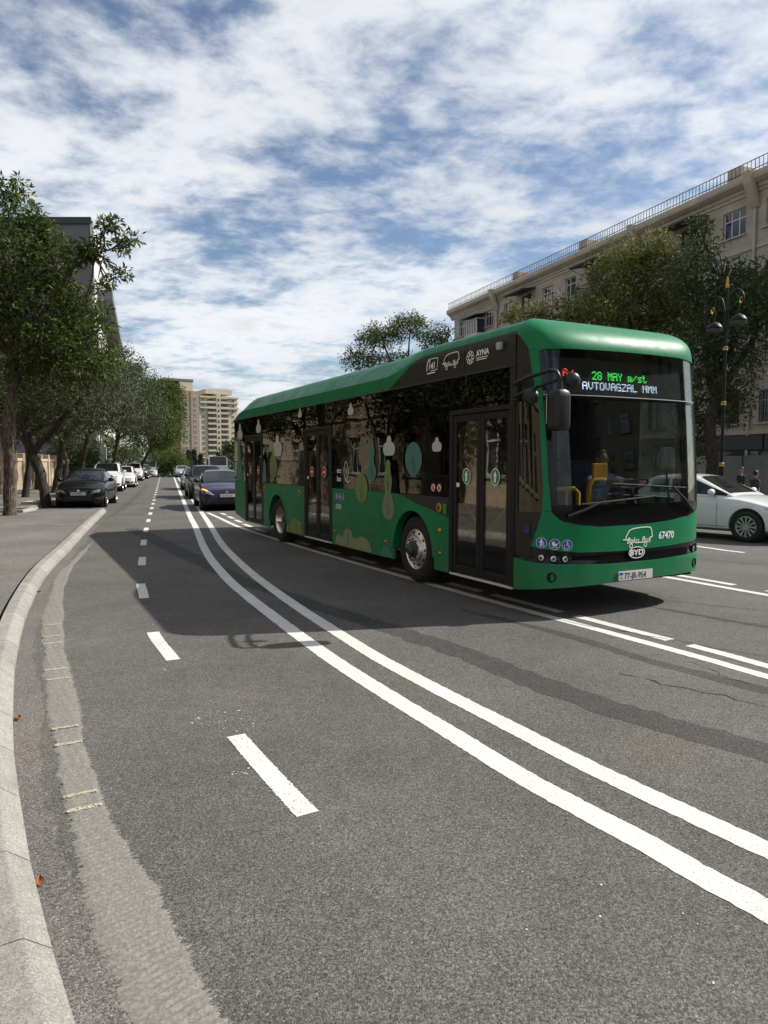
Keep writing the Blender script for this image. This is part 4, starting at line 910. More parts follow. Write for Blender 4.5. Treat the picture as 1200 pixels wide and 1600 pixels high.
# --- underbody
ub = MB(); ub.box(-8.6, 2.0, .62, BW-.62, .30, .40); ub.box(.42, 2.05, .05, .61, .30, .38); ub.box(-5.44, -.80, .05, .61, .30, .38); ub.box(-8.5, -6.66, .05, .61, .30, .38)
ub.box(.42, 2.05, BW-.61, BW-.05, .30, .38); ub.box(-5.44, -.80, BW-.61, BW-.05, .30, .38); ub.box(-8.5, -6.66, BW-.61, BW-.05, .30, .38); ub.box(2.0, 2.5, .15, BW-.15, .32, .40)
ub.build('underbody', 'chassis', BUS)
MB().box(-7.1, -5.0, .8, BW-.8, .2, .299).build('axle', 'chassis', BUS)
# --- roof: near cove, crease, swoop, top
def sect(x):
    """half section from the near-side gutter to the middle of the roof"""
    k = min(1, max(0, (x+1.15)/1.2)); k = k*k*(3-2*k)
    rear = [(0,2.792),(-.004,2.90),(.0,2.985),(.035,3.02),(.20,3.20),(.33,3.30),(.45,3.325),(.8,3.335),(1.3,3.34)]
    frnt = [(0,2.792),(0.,2.95),(0.,3.10),(.012,3.155),(.055,3.235),(.14,3.295),(.28,3.325),(.7,3.335),(1.3,3.34)]
    e = max(0, (-8.45-x)/.95); dz = -.62*e**2.2; dy = .10*e**2
    r = []
    for a, b in zip(rear, frnt):
        y = a[0]*(1-k)+b[0]*k; z = a[1]*(1-k)+b[1]*k
        r.append((y + dy*(z > 3.0), z + dz*max(0, (z-2.8)/.54)))
    return r
X1 = [-9.40,-9.36,-9.25,-9.1,-8.9,-8.7,-8.5,-8,-7,-6.585]; X2 = [-6.575,-5,-3,-1.8,-1.5,-1.28,-1.192]; X3 = [-1.184,-1.05,-.9,-.75,-.6,-.45,-.3,-.15,0,.2,.6,1.09]; X4 = [1.098,1.5,1.9,2.1]
def roofseg(X):
    G = []
    for x in X:
        h = sect(x); G.append([(x, y, z) for y, z in h] + [(x, BW-y, z) for y, z in h[::-1][1:]])
    MB().grid(G, -.02).build('roof', 'bus_green', BUS, smooth=28)
for X in (X1, X2, X3, X4): roofseg(X)
MB().box(-5.5, -.9, .55, BW-.55, 3.336, 3.43) if False else None
# black swooping panel on the roof's near cove, in two plates
swt = fI([(-.91,2.795),(-.6,2.93),(-.30,3.06),(-.12,3.115),(.05,3.148),(.38,3.165),(2.1,3.165)])
def coveY(x, z):
    h = sect(x); return float(np.interp(z, [q[1] for q in h[:6]], [q[0] for q in h[:6]]))
for X in (np.linspace(-.905, 1.086, 30), np.linspace(1.096, 2.1, 12)):
    G = [[(x, coveY(x, 2.796+(swt(x)-2.796)*t)-.006, 2.796+(swt(x)-2.796)*t) for x in X] for t in np.linspace(0, 1, 10)]
    MB().grid(G, .012).build('roof_side_panel', 'bus_black', BUS, smooth=50)
MB().tube([(-9.35,-.006,2.789),(2.1,-.006,2.789)], .009, 6).build('gutter', 'bus_black', BUS)
# side camera
MB().prism([(1.80,2.99),(1.87,2.99),(1.88,3.08),(1.79,3.08)], 'y', -.06, -.004).build('side_camera', 'grey_trim', BUS, bevel=.015)
# --- rear wall and far side
G = [[(-9.40+.03*abs(t*2-1)**4, .01+(BW-.02)*t, z) for t in np.linspace(0, 1, 14)] for z in (.42, 1.25, 2.0, 2.72)]
MB().grid(G, .03).build('rear_wall', 'bus_green', BUS, smooth=40)
sp('side_panel', [(-9.38,.42),(-8.5,.28),(RA[0]-.6,.28)] + ra(.58,180,0,14) + [(RA[0]+.6,.27),(FA[0]-.6,.27)] + fa(.58,180,0,14) + [(FA[0]+.6,.27),(2.1,.27),(2.1,1.258),(-9.4,1.258)], 'bus_green', BW-.04, BW)
for a, b in ((-9.38,-8.3),(-8.29,-6.9),(-6.89,-5.5),(-5.49,-4.1),(-4.09,-2.7),(-2.69,-1.3),(-1.29,.1),(.11,1.5)):
    w_ = MB().prism([(a,1.266),(b,1.266),(b,2.785),(a,2.785)], 'y', BW-.012, BW-.004).build('window_pane', 'far_glass', BUS)
    MB().box(a, a+.03, BW-.05, BW-.013, 1.266, 2.785).build('frame', 'interior_dark', w_)
MB().prism([(1.51,1.266),(2.08,1.266),(2.08,2.785),(1.51,2.785)], 'y', BW-.012, BW-.004).build('window_pane', 'screen_glass', BUS)
# --- interior
MB().box(-9.3, 2.1, .06, BW-.06, .405, .43).build('floor', 'bus_floor', BUS)
MB().grid([[(x, y, 2.74) for x in (-9.2, -4, 2.0)] for y in (.12, 1.3, BW-.12)], .01).build('ceiling', 'interior', BUS)
def seat(x, y, rot=0, z=.43):
    S_ = empty('seat'); S_.parent = BUS; S_.location = (x, y, z); S_.rotation_euler = (0,0,rot)
    MB().box(-.21,.21,-.21,.21,.38,.45).build('cushion', 'seat_blue', S_, bevel=.03)
    MB().prism([(-.21,.46),(-.15,.46),(-.25,1.05),(-.31,1.05)], 'y', -.21, .21).build('backrest', 'seat_blue', S_, bevel=.03)
    MB().box(-.08,.08,-.15,.15,0,.379).build('pedestal', 'interior', S_); MB().tube([(-.28,-.17,1.06),(-.29,-.12,1.12),(-.29,.12,1.12),(-.28,.17,1.06)], .014, 6).build('grab_rail', 'yellow_rail', S_, smooth=60)
for x in (-1.9,-2.75,-5.1,-6.4): 
    for y in (.36,.82): seat(x, y)
for x in (.1,-.8,-1.7,-2.6,-3.5,-4.4,-5.3,-6.4):
    for y in (1.82,2.28): seat(x, y)
poles = MB()
for x, y in ((.62,.25),(-2.95,.25),(-4.6,.25),(-6.95,.25),(-1.4,1.02),(-3.8,1.0),(-3.8,1.6),(.5,1.55)): MB().tube([(x,y,.43),(x,y,2.73)], .017, 8).build('pole', 'yellow_rail', BUS, smooth=60)
for y in (.95, 1.6): MB().tube([(-8.0,y,2.35),(.6,y,2.35)], .017, 8).build('ceiling_rail', 'yellow_rail', BUS, smooth=60)
# cab: dash, steering wheel, partition, ticket machine, orange guard rails
MB().prism([(2.02,.43),(2.50,.43),(2.52,1.14),(2.32,1.22),(2.02,1.02)], 'y', .32, BW-.12).build('dashboard', 'interior_dark', BUS, bevel=.03)
st = MB(); C_ = Vector((1.86,2.05,1.40)); ax = Vector((-.45,0,.9)).normalized(); e1 = Vector((0,1,0)); e2 = ax.cross(e1)
st.tube([tuple(C_+.23*(math.cos(t)*e1+math.sin(t)*e2)) for t in np.linspace(0, 2*math.pi, 25)], .017, 8, False); st.tube([tuple(C_+.22*e1), tuple(C_-.03*ax), tuple(C_-.22*e1)], .016, 6); st.tube([tuple(C_-.03*ax), (2.04,2.05,.9)], .03, 8)
st.build('steering_wheel', 'interior_dark', BUS, smooth=60)
pt = empty('cab_partition'); pt.parent = BUS
MB().box(.70,.74,1.15,BW-.1,.43,1.75).build('partition_panel', 'interior_dark', pt); MB().box(.70,.73,1.15,BW-.1,1.76,2.6).build('partition_pane', 'corner_glass', pt)
MB().box(.74,1.55,1.42,1.45,.43,1.22).build('cab_door', 'interior_dark', pt)
MB().box(1.60,1.64,1.63,1.88,1.50,1.70).build('ticket_screen', 'orange_panel', BUS, bevel=.012)
MB().tube([(1.62,1.57,.45),(1.62,1.57,1.36),(1.62,1.59,1.44),(1.62,1.65,1.485),(1.62,1.86,1.485)], .034, 10).build('guard_rail', 'orange_panel', BUS, smooth=60)
MB().tube([(1.75,.70,1.38),(1.75,1.20,1.38),(1.75,1.27,1.33),(1.75,1.27,.5)], .03, 10).build('guard_rail', 'orange_panel', BUS, smooth=60); MB().tube([(1.75,1.08,1.38),(1.75,1.08,.5)], .025, 8).build('guard_rail', 'orange_panel', BUS, smooth=60)
DS = empty('driver_seat', (1.30,2.05,.43)); DS.parent = BUS
MB().box(-.24,.24,-.24,.24,.42,.52).build('cushion', 'seat_blue', DS, bevel=.03); MB().prism([(-.26,.5),(-.16,.5),(-.26,1.25),(-.36,1.25)], 'y', -.24, .24).build('backrest', 'seat_blue', DS, bevel=.04); MB().box(-.15,.15,-.15,.15,0,.42).build('pedestal', 'interior_dark', DS)
# --- mirrors
def mirror(s):
    M = empty('mirror'); M.parent = BUS
    yy = lambda y: y if s < 0 else BW-y
    b0 = (2.12, yy(-.01))
    MB().obox((b0[0], b0[1], 2.50), (.05,0,0), (0,.03,0), (0,0,.11)).build('mount', 'bus_black', M, bevel=.01)
    MB().tube([(2.12,yy(-.03),2.58),(2.5,yy(-.17),2.60),(2.86,yy(-.16),2.64),(2.92,yy(-.13),2.62),(2.93,yy(-.10),2.56),(2.93,yy(-.10),2.40)], .022, 8).build('arm', 'bus_black', M, smooth=60)
    MB().tube([(2.12,yy(-.03),2.44),(2.5,yy(-.17),2.46),(2.80,yy(-.16),2.51),(2.92,yy(-.11),2.54)], .018, 8).build('arm', 'bus_black', M, smooth=60)
    h = MB(); G = []
    for z, k in ((2.03,.72),(2.05,.92),(2.10,1.),(2.36,1.),(2.41,.95),(2.435,.75)):
        ring = []
        for t in np.linspace(0, 2*math.pi, 20, endpoint=False):
            cx, sy = math.cos(t), math.sin(t); ex = .09*k*math.copysign(abs(cx)**.55, cx); ey = .102*k*math.copysign(abs(sy)**.55, sy)
            ring.append((2.93+ex, yy(-.10)+ey, z))
        G.append(ring+[ring[0]])
    h.grid(G); h.f.append(tuple(range(20))); h.f.append(tuple(5*21+i for i in range(20))); h.build('mirror_head', 'bus_black', M, smooth=50)
    MB().box(2.832,2.838,yy(-.10)-.08,yy(-.10)+.08,2.10,2.38).build('mirror_glass', 'chrome', M)
    for c, ax in (((2.66,yy(-.24),2.385),(.8,-.6)),((2.99,yy(.02),2.535),(.95,-.3))):
        mb = MB(); mb.lathe([(.0005,-.03),(.05,-.026),(.08,-.008),(.082,.006),(.07,.012),(.0005,.012)], (0,0,0), 'x', 20)
        a = math.atan2(ax[1]*(1 if s < 0 else -1), ax[0]); mb.v = [(c[0]-x*math.cos(a)-y*math.sin(a)*1., c[1]-x*math.sin(a)+y*math.cos(a), c[2]+z) for x, y, z in mb.v]
        mb.build('round_mirror', 'bus_black', M, smooth=60); MB().tube([(c[0],c[1],c[2]+.05),(c[0]+.03*(1 if c[0] < 2.8 else -2),c[1]+(.05 if c[0]<2.8 else -.08),c[2]+.11)], .01, 6).build('bracket', 'bus_black', M)
mirror(-1)
MB().box(2.30,2.36,2.05,2.28,1.62,1.90).build('inner_mirror', 'grey_trim', BUS, bevel=.03); MB().tube([(2.33,2.16,1.62),(2.36,2.2,1.2)], .012, 6).build('mirror_stalk', 'bus_black', BUS)
# --- wipers
for A, B, C in (((-.597,1.125),(-.36,1.27),(.145,1.325)), ((.56,1.13),(.312,1.425),(-.252,1.475))):
    Wp = empty('wiper'); Wp.parent = BUS
    MB().tube([cap(*A, .02), cap((A[0]+B[0])/2,(A[1]+B[1])/2, .035), cap(*B, .03)], [.022,.016,.012], 8).build('arm', 'bus_black', Wp, smooth=60)
    d0 = (B[0]-(C[0]-B[0])*.28, B[1]-(C[1]-B[1])*.28)
    MB().tube([cap(d0[0]+(C[0]-d0[0])*t, d0[1]+(C[1]-d0[1])*t, .014) for t in np.linspace(0, 1, 12)], .010, 6).build('blade', 'rubber', Wp)
# --- nose lamps, fog lamps, badge, plate
for u, z, r in ((-.762,.672,.036),(-.685,.664,.036),(-.608,.66,.036),(.608,.66,.036),(.685,.664,.036),(.762,.672,.036)):
    Lp = empty('headlight'); Lp.parent = BUS; p = Vector(cap(u, z)); q = Vector(cap(u, z, .1)); ax = (q-p).normalized(); e1 = Vector((0,0,1)); e2 = ax.cross(e1)
    def disc(prof, m, nm):
        mb = MB(); G = [[tuple(p+ax*h+rr*(math.cos(t)*e1+math.sin(t)*e2)) for t in np.linspace(0, 2*math.pi, 21)] for rr, h in prof]; mb.grid(G).build(nm, m, Lp, smooth=60)
    disc([(r+.012,-.012),(r+.010,.012),(r,.014),(r-.004,.0)], 'gloss_black', 'bezel'); disc([(r,.004),(r*.75,.012),(r*.35,.016),(.001,.017)], 'lamp_glass', 'lens')
    disc([(r*.5,.0175),(r*.42,.0195),(.001,.0195)], 'steel_dark', 'projector')
for u, z in ((-.70,.46),(.60,.50)):
    p = Vector(cap(u, z, .004)); q = Vector(cap(u, z, .1)); ax = (q-p).normalized(); e1 = Vector((0,0,1)); e2 = ax.cross(e1)
    MB().grid([[tuple(p+ax*h+rr*(math.cos(t)*e1*1.1+math.sin(t)*e2)) for t in np.linspace(0, 2*math.pi, 19)] for rr, h in ((.052,.0),(.046,.008),(.040,-.004),(.001,-.006))]).build('fog_lamp', 'hole', BUS, smooth=60)
f1 = front_map(.004); f2 = front_map(.007); f3 = front_map(.010)
BC = -.05
def fb(off):
    def g(s, z): p = cap(s/HALF, .70, off); return (p[0], p[1], z)
    return g
bd = MB().grid([[fb(.012+h)(BC+r*.125*math.cos(t), .69+r*.066*math.sin(t)) for t in np.linspace(0, 2*math.pi, 37)] for r, h in ((1.,-.02),(1.,.0),(.97,.003),(.01,.003))]).build('badge', 'gloss_black', BUS, smooth=40)
D2().ring((BC,.69), .122, .063, .010, 40).build('badge_ring', 'white_print', fb(.018), bd); D2().text('BYD', BC, .662, .086, sx=1.3, align='CENTER', bold=.003).build('badge_text', 'white_print', fb(.018), bd)
pl = D2(); pl.rect(-.345,.18,.385,.49); pp = MB().add([cap((-.345)/HALF,.385,.012), cap(.18/HALF,.385,.012), cap(.18/HALF,.49,.012), cap(-.345/HALF,.49,.012)], [(0,1,2,3)])
PLT = MB().grid([[cap(s/HALF, z, .014) for s in np.linspace(-.345,.18,8)] for z in (.388,.492)], .008).build('number_plate', 'plate', BUS)
D2().text('77-JR-954', -.262, .403, .098, sx=.86, bold=.0012).build('plate_text', 'plate_text', front_map(.0165), PLT); D2().rect(-.335,-.285,.45,.478).build('plate_flag', 'sign_blue', front_map(.0165), PLT); D2().text('AZ', -.333, .405, .04).build('plate_text', 'plate_text', front_map(.0165), PLT)
D2().text('67470', .31, .825, .118, sx=.92, bold=.003).build('fleet_number', 'white_print', f1, BUS)
def bakubus(x, z, w, mapper, name='logo'):
    """outline of a rounded bus standing on the two words"""
    d = D2(); h = w*.36; t = w*.028
    d.stroke(catmull([(x+.06*w,z+.11*w),(x+.10*w,z+.2*w),(x+.2*w,z+.32*w),(x+.4*w,z+.37*w),(x+.8*w,z+.385*w),(x+.93*w,z+.34*w),(x+.97*w,z+.2*w),(x+.98*w,z+.14*w),(x+.90*w,z+.12*w),(x+.90*w,z+.02*w)], 6), t)
    d.stroke([(x-.02*w,z+.10*w),(x+.2*w,z+.09*w)], t); d.stroke([(x+.40*w,z+.01*w),(x+.62*w,z+.01*w)], t)
    d.ring((x+.25*w,z-.06*w), .05*w, .05*w, t*.8, 14); d.ring((x+.74*w,z-.05*w), .05*w, .05*w, t*.8, 14)
    d.text('Baku', x+.10*w, z, .21*w, shear=.25, bold=.001); d.text('Bus', x+.60*w, z, .22*w, shear=.25, bold=.001)
    return d.build(name, 'white_print', mapper, BUS)
bakubus(-.245, .795, .46, f1)
def picto(kind, cx, cz, r, mapA, mapB, parent):
    p = D2().ell((cx,cz), r, r, 26).build('sign_disc', 'sign_blue', mapA, parent); d = D2(); a = r
    d.ring((cx,cz), r*.93, r*.93, r*.07, 26)
    if kind == 'walk':
        d.ell((cx,cz+.58*a), .14*a, .14*a, 12); d.poly([(cx-.2*a,cz+.4*a),(cx+.2*a,cz+.4*a),(cx+.16*a,cz-.1*a),(cx-.16*a,cz-.1*a)]); d.stroke([(cx-.08*a,cz-.1*a),(cx-.2*a,cz-.65*a)], .16*a); d.stroke([(cx+.08*a,cz-.1*a),(cx+.12*a,cz-.65*a)], .16*a); d.stroke([(cx-.2*a,cz+.35*a),(cx-.38*a,cz-.05*a)], .11*a); d.stroke([(cx+.2*a,cz+.35*a),(cx+.4*a,cz+.0*a),(cx+.45*a,cz-.65*a)], .09*a)
    elif kind == 'pram':
        d.poly([(cx+.5*a*math.cos(t),cz+.1*a+.45*a*math.sin(t)) for t in np.linspace(math.pi*.55, math.pi*2, 14)]+[(cx,cz+.1*a)]); d.stroke([(cx+.5*a,cz+.1*a),(cx+.75*a,cz+.28*a)], .09*a); d.ell((cx-.25*a,cz-.52*a), .12*a, .12*a, 10); d.ell((cx+.28*a,cz-.52*a), .12*a, .12*a, 10)
    else:
        d.ell((cx+.05*a,cz+.58*a), .13*a, .13*a, 12); d.stroke([(cx,cz+.4*a),(cx,cz-.08*a),(cx+.36*a,cz-.1*a),(cx+.46*a,cz-.5*a)], .13*a); d.stroke([(cx,cz+.2*a),(cx+.32*a,cz+.2*a)], .1*a); d.stroke([(cx-.12*a-.42*a*math.cos(t),cz-.28*a+.38*a*math.sin(t)) for t in np.linspace(-math.pi*.9, math.pi*.35, 14)], .09*a)
    d.build('pictogram', 'white_print', mapB, p)
for k, u, z in (('walk',-.762,.835),('pram',-.678,.822),('chair',-.597,.812)): picto(k, u*HALF, z, .062, f1, f2, BUS)
SA, SB_ = SY(-.006), SY(-.009)
for k, x in (('walk',-2.87),('pram',-2.73),('chair',-2.59)): picto(k, x, 1.125, .058, SA, SB_, BUS)
D2().text('67470', -2.92, .90, .125, sx=.78, bold=.002).build('fleet_number', 'white_print', SA, BUS)
# prints on the near side
def print_(name, m, d, y=-.006): return d.build(name, m, SY(y), BUS)
def veins(cx, cz, h, w, y=-.0085):
    d = D2(); d.stroke([(cx,cz),(cx,cz+h)], w); d.stroke([(cx,cz+h*.18),(cx+h*.22,cz+h*.48)], w*.9); d.stroke([(cx,cz+h*.42),(cx-h*.2,cz+h*.68)], w*.9); d.build('print_veins', 'print_dark', SY(y), BUS)
def gourd(cx, z0, segs):
    """stacked bulges: list of (height, half width)"""
    P = []; z = z0
    L_ = []; 
    for q in segs: L_.append((q[1], z0+q[0]))
    C = catmull(L_, 6); return D2().poly([(cx+a, b) for a, b in C] + [(cx-a, b) for a, b in C[::-1]])
def cloud(cx, z0, w, h): 
    d = D2(); d.poly(arc(cx-w*.28, z0+h*.28, w*.25, 90, 270, 8, 1.1)+arc(cx+w*.28, z0+h*.28, w*.25, -90, 90, 8, 1.1)+arc(cx, z0+h*.72, w*.22, 0, 180, 10, 1.3)); return d
print_('tree_print', 'teal_print', D2().ell((-.18,1.76), .235, .24)); veins(-.18, 1.53, .32, .012)
print_('tree_print', 'teal_print', gourd(-1.495, 1.42, [(0,.02),(.03,.10),(.15,.16),(.27,.10),(.35,.07),(.46,.10),(.56,.07),(.62,.055),(.67,.04),(.69,.005)])); veins(-1.495, 1.44, .28, .010)
print_('tree_print', 'leaf_print', D2().ell((-1.875,1.30), .235, .24), -.0065); veins(-1.875, 1.08, .3, .010)
print_('tree_print', 'leaf_print', gourd(-.945, 1.255, [(0,.09),(.05,.10),(.16,.125),(.28,.10),(.36,.07),(.44,.075),(.49,.04),(.50,.005)])); veins(-.945, 1.27, .26, .010)
print_('tree_print', 'sage_print', gourd(-.94, .85, [(0,.02),(.03,.12),(.16,.20),(.30,.15),(.405,.09)])); veins(-.94, .86, .38, .010)
print_('cloud_print', 'cloud_print', cloud(-.915, 1.85, .36, .23)); print_('cloud_print', 'cloud_print', cloud(.445, 1.878, .23, .145))
print_('cloud_print', 'cloud_print', cloud(-2.28, 2.52, .22, .17)); print_('cloud_print', 'cloud_print', cloud(-6.02, 1.90, .55, .36)); print_('cloud_print', 'cloud_print', cloud(-4.65, 2.60, .2, .18))
print_('cloud_print', 'cloud_print', cloud(-8.85, 2.30, .42, .38)); print_('cloud_print', 'cloud_print', cloud(-7.33, 2.42, .34, .27))
print_('tree_print', 'leaf_print', gourd(-6.3, 1.36, [(0,.02),(.08,.17),(.24,.25),(.42,.2),(.54,.1),(.66,.05),(.74,.005)])); veins(-6.3, 1.37, .3, .010)
print_('tree_print', 'teal_print', gourd(-6.92, 1.27, [(0,.14),(.12,.13),(.3,.10),(.45,.06),(.52,.005)])); print_('tree_print', 'teal_print', gourd(-8.95, 1.27, [(0,.32),(.2,.28),(.4,.2),(.55,.13),(.7,.16),(.85,.1),(.95,.16),(1.02,.1),(1.05,.01)]))
print_('bush_print', 'bush_print', D2().poly([(-2.95,.275)]+arc(-2.80,.33,.135,200,60,8)+arc(-2.40,.385,.205,170,18,12,1.1)+arc(-1.84,.285,.34,125,0,12,.64)+[(-1.38,.275)])); veins(-2.40, .29, .27, .010)
print_('bush_print', 'teal_print', D2().poly(arc(-1.0,.275,.19,180,0,12,.85))); print_('bush_print', 'leaf_print', D2().poly(arc(-4.98,.29,.42,180,0,14,.75))); print_('bush_print', 'bush_print', D2().poly(arc(-5.38,.29,.13,180,0,10,1.1))); veins(-4.9, .30, .26, .012)
# lettering
d = D2(); d.text('eco', -2.86, 1.535, .135, sx=.95, bold=.003); d.text('bus', -2.86, 1.39, .135, sx=.95, bold=.003); d.ring((-2.47,1.57), .085, .155, .014, 26); d.stroke([(-2.47,1.44),(-2.47,1.66)], .012); d.stroke([(-2.47,1.5),(-2.41,1.6)], .01); d.stroke([(-2.47,1.53),(-2.53,1.62)], .01); d.stroke([(-2.49,1.41),(-2.38,1.385),(-2.30,1.40)], .014); print_('lettering', 'white_print', d)
SC = lambda x, z: (x, coveY(x, z)-.022, z)
d = D2(); d.text('141', .245, 2.955, .118, shear=.15, bold=.004); d.stroke(catmull([(.30,3.065),(.235,3.06),(.215,3.0),(.205,2.935)], 5), .018); d.stroke(catmull([(.235,3.085),(.46,3.085),(.485,3.06),(.47,2.96),(.45,2.935),(.30,2.928)], 5), .010); d.rect(.215,.42,2.895,2.910); d.build('lettering', 'white_print', SC, BUS)
bakubus(.60, 2.945, .40, SC)
d = D2(); cx, cz = 1.235, 2.985
for k in range(8):
    t = math.pi*k/4; d.ring((cx+.052*math.cos(t), cz+.052*math.sin(t)*1.05), .026, .026, .010, 10)
d.ring((cx,cz), .028, .028, .009, 12); d.text('AYNA', 1.36, 2.985, .095, bold=.003); d.rect(1.36,1.60,2.955,2.965); d.rect(1.36,1.57,2.932,2.942); d.build('lettering', 'white_print', SC, BUS)
for x in (.36,.51):
    p = D2().ell((x,1.375), .058, .058, 20).build('sign_disc', 'white_print', SA, BUS); d = D2().ring((x,1.375), .052, .052, .012, 22); d.stroke([(x-.035,1.41),(x+.035,1.34)], .010); d.build('sign_ring', 'sign_red', SB_, p); D2().ell((x,1.37), .022, .03, 10).build('pictogram', 'plate_text', SY(-.0075), p)
for x, z in ((.51,1.11),(-4.74,1.12),(-6.97,1.12)):
    b_ = MB().lathe([(.062,.0),(.062,-.012),(.05,-.016)], (x,-.002,z), 'y', 22).build('request_button', 'amber_btn', BUS, smooth=40); D2().ell((x,z), .05, .05, 20).build('button_face', 'hole', SY(-.0165), b_); D2().ring((x,z), .034, .034, .012, 20).build('button_ring', 'amber_btn', SY(-.0185), b_)
D2().rect(.60,.69,1.03,1.17).build('notice', 'sign_green', SA, BUS)
for x, z, r in ((.53,.81,.030),(.54,.51,.022),(-1.02,.51,.022),(-2.95,.51,.022),(-4.72,.51,.022),(-6.97,.51,.022)):
    mb = MB(); mb.sphere((0,0,0), (r*1.3,.02,r*.9), 12, 8); mb.v = [(a+x, b-.004, c+z) for a, b, c in mb.v]; mb.build('side_marker', 'amber', BUS, smooth=80)
sb = MB(); u0 = -.873
cap_patch('charge_flap', 'bus_black', -.925, -.845, .90, 1.055, 2, 4, off=.004, th=.006)
s_ = u0*HALF; p = D2().ring((s_,.975), .036, .036, .009, 20); p.stroke([(s_,.95),(s_,1.0)], .008); p.stroke([(s_-.02,.965),(s_+.02,.965)], .008); p.build('pictogram', 'sign_blue', front_map(.008), BUS)
# ------------------------------------------------------------------ cars
mat('paint_white', (.72,.72,.71), .3, coat=.8); mat('paint_black', (.006,.006,.007), .14, spec=.28); mat('paint_blue', (.006,.008,.030), .28, coat=.3, spec=.4); mat('paint_silver', (.42,.43,.44), .3, metal=.5, coat=.7); mat('paint_grey', (.03,.03,.032), .3, coat=.2); mat('paint_dark', (.012,.013,.015), .3, coat=.2)
mat('car_glass', (.010,.011,.012), .05, spec=.5); mat('car_trim', (.012,.012,.012), .5); mat('car_rim', (.42,.42,.43), .3, metal=.9); mat('rim_dark', (.03,.03,.03), .35, metal=.5); mat('lamp_clear', (.55,.57,.6), .08, metal=.5, coat=1.); mat('lamp_dark', (.08,.085,.09), .06, coat=1.); mat('lamp_red', (.25,.01,.01), .15, coat=1.); mat('lamp_amber_on', (.8,.3,.05), .3, emit=(1.,.38,.05), estr=1.6); mat('car_plate', (.66,.66,.64), .5)
SPEC = {
 'sedan': dict(L=4.6, W=.90, wheel=(.335, 1.42, -1.33), hood=.98, belt=1.0, roof=1.44, zb=.2, ws=(1.05,.18), rr=(-.95,-1.75), trunk=1.06, nose=.70, wr=.60),
 'suv':   dict(L=4.75, W=.95, wheel=(.385, 1.45, -1.40), hood=1.12, belt=1.16, roof=1.74, zb=.28, ws=(1.0,.35), rr=(-1.75,-2.18), trunk=1.2, nose=.92, wr=.66),
 'hatch': dict(L=4.2, W=.88, wheel=(.33, 1.32, -1.25), hood=.98, belt=1.0, roof=1.5, zb=.2, ws=(1.05,.25), rr=(-1.4,-1.95), trunk=1.05, nose=.74, wr=.61),
 'crossover': dict(L=4.55, W=.93, wheel=(.36, 1.40, -1.32), hood=1.05, belt=1.08, roof=1.60, zb=.24, ws=(1.08,.25), rr=(-1.35,-2.0), trunk=1.14, nose=.82, wr=.64),
 'van':   dict(L=5.2, W=1.0, wheel=(.36, 1.75, -1.55), hood=1.35, belt=1.4, roof=2.35, zb=.28, ws=(2.0,1.35), rr=(-2.4,-2.55), trunk=1.45, nose=1.0, wr=.86),
}
CARM = {}
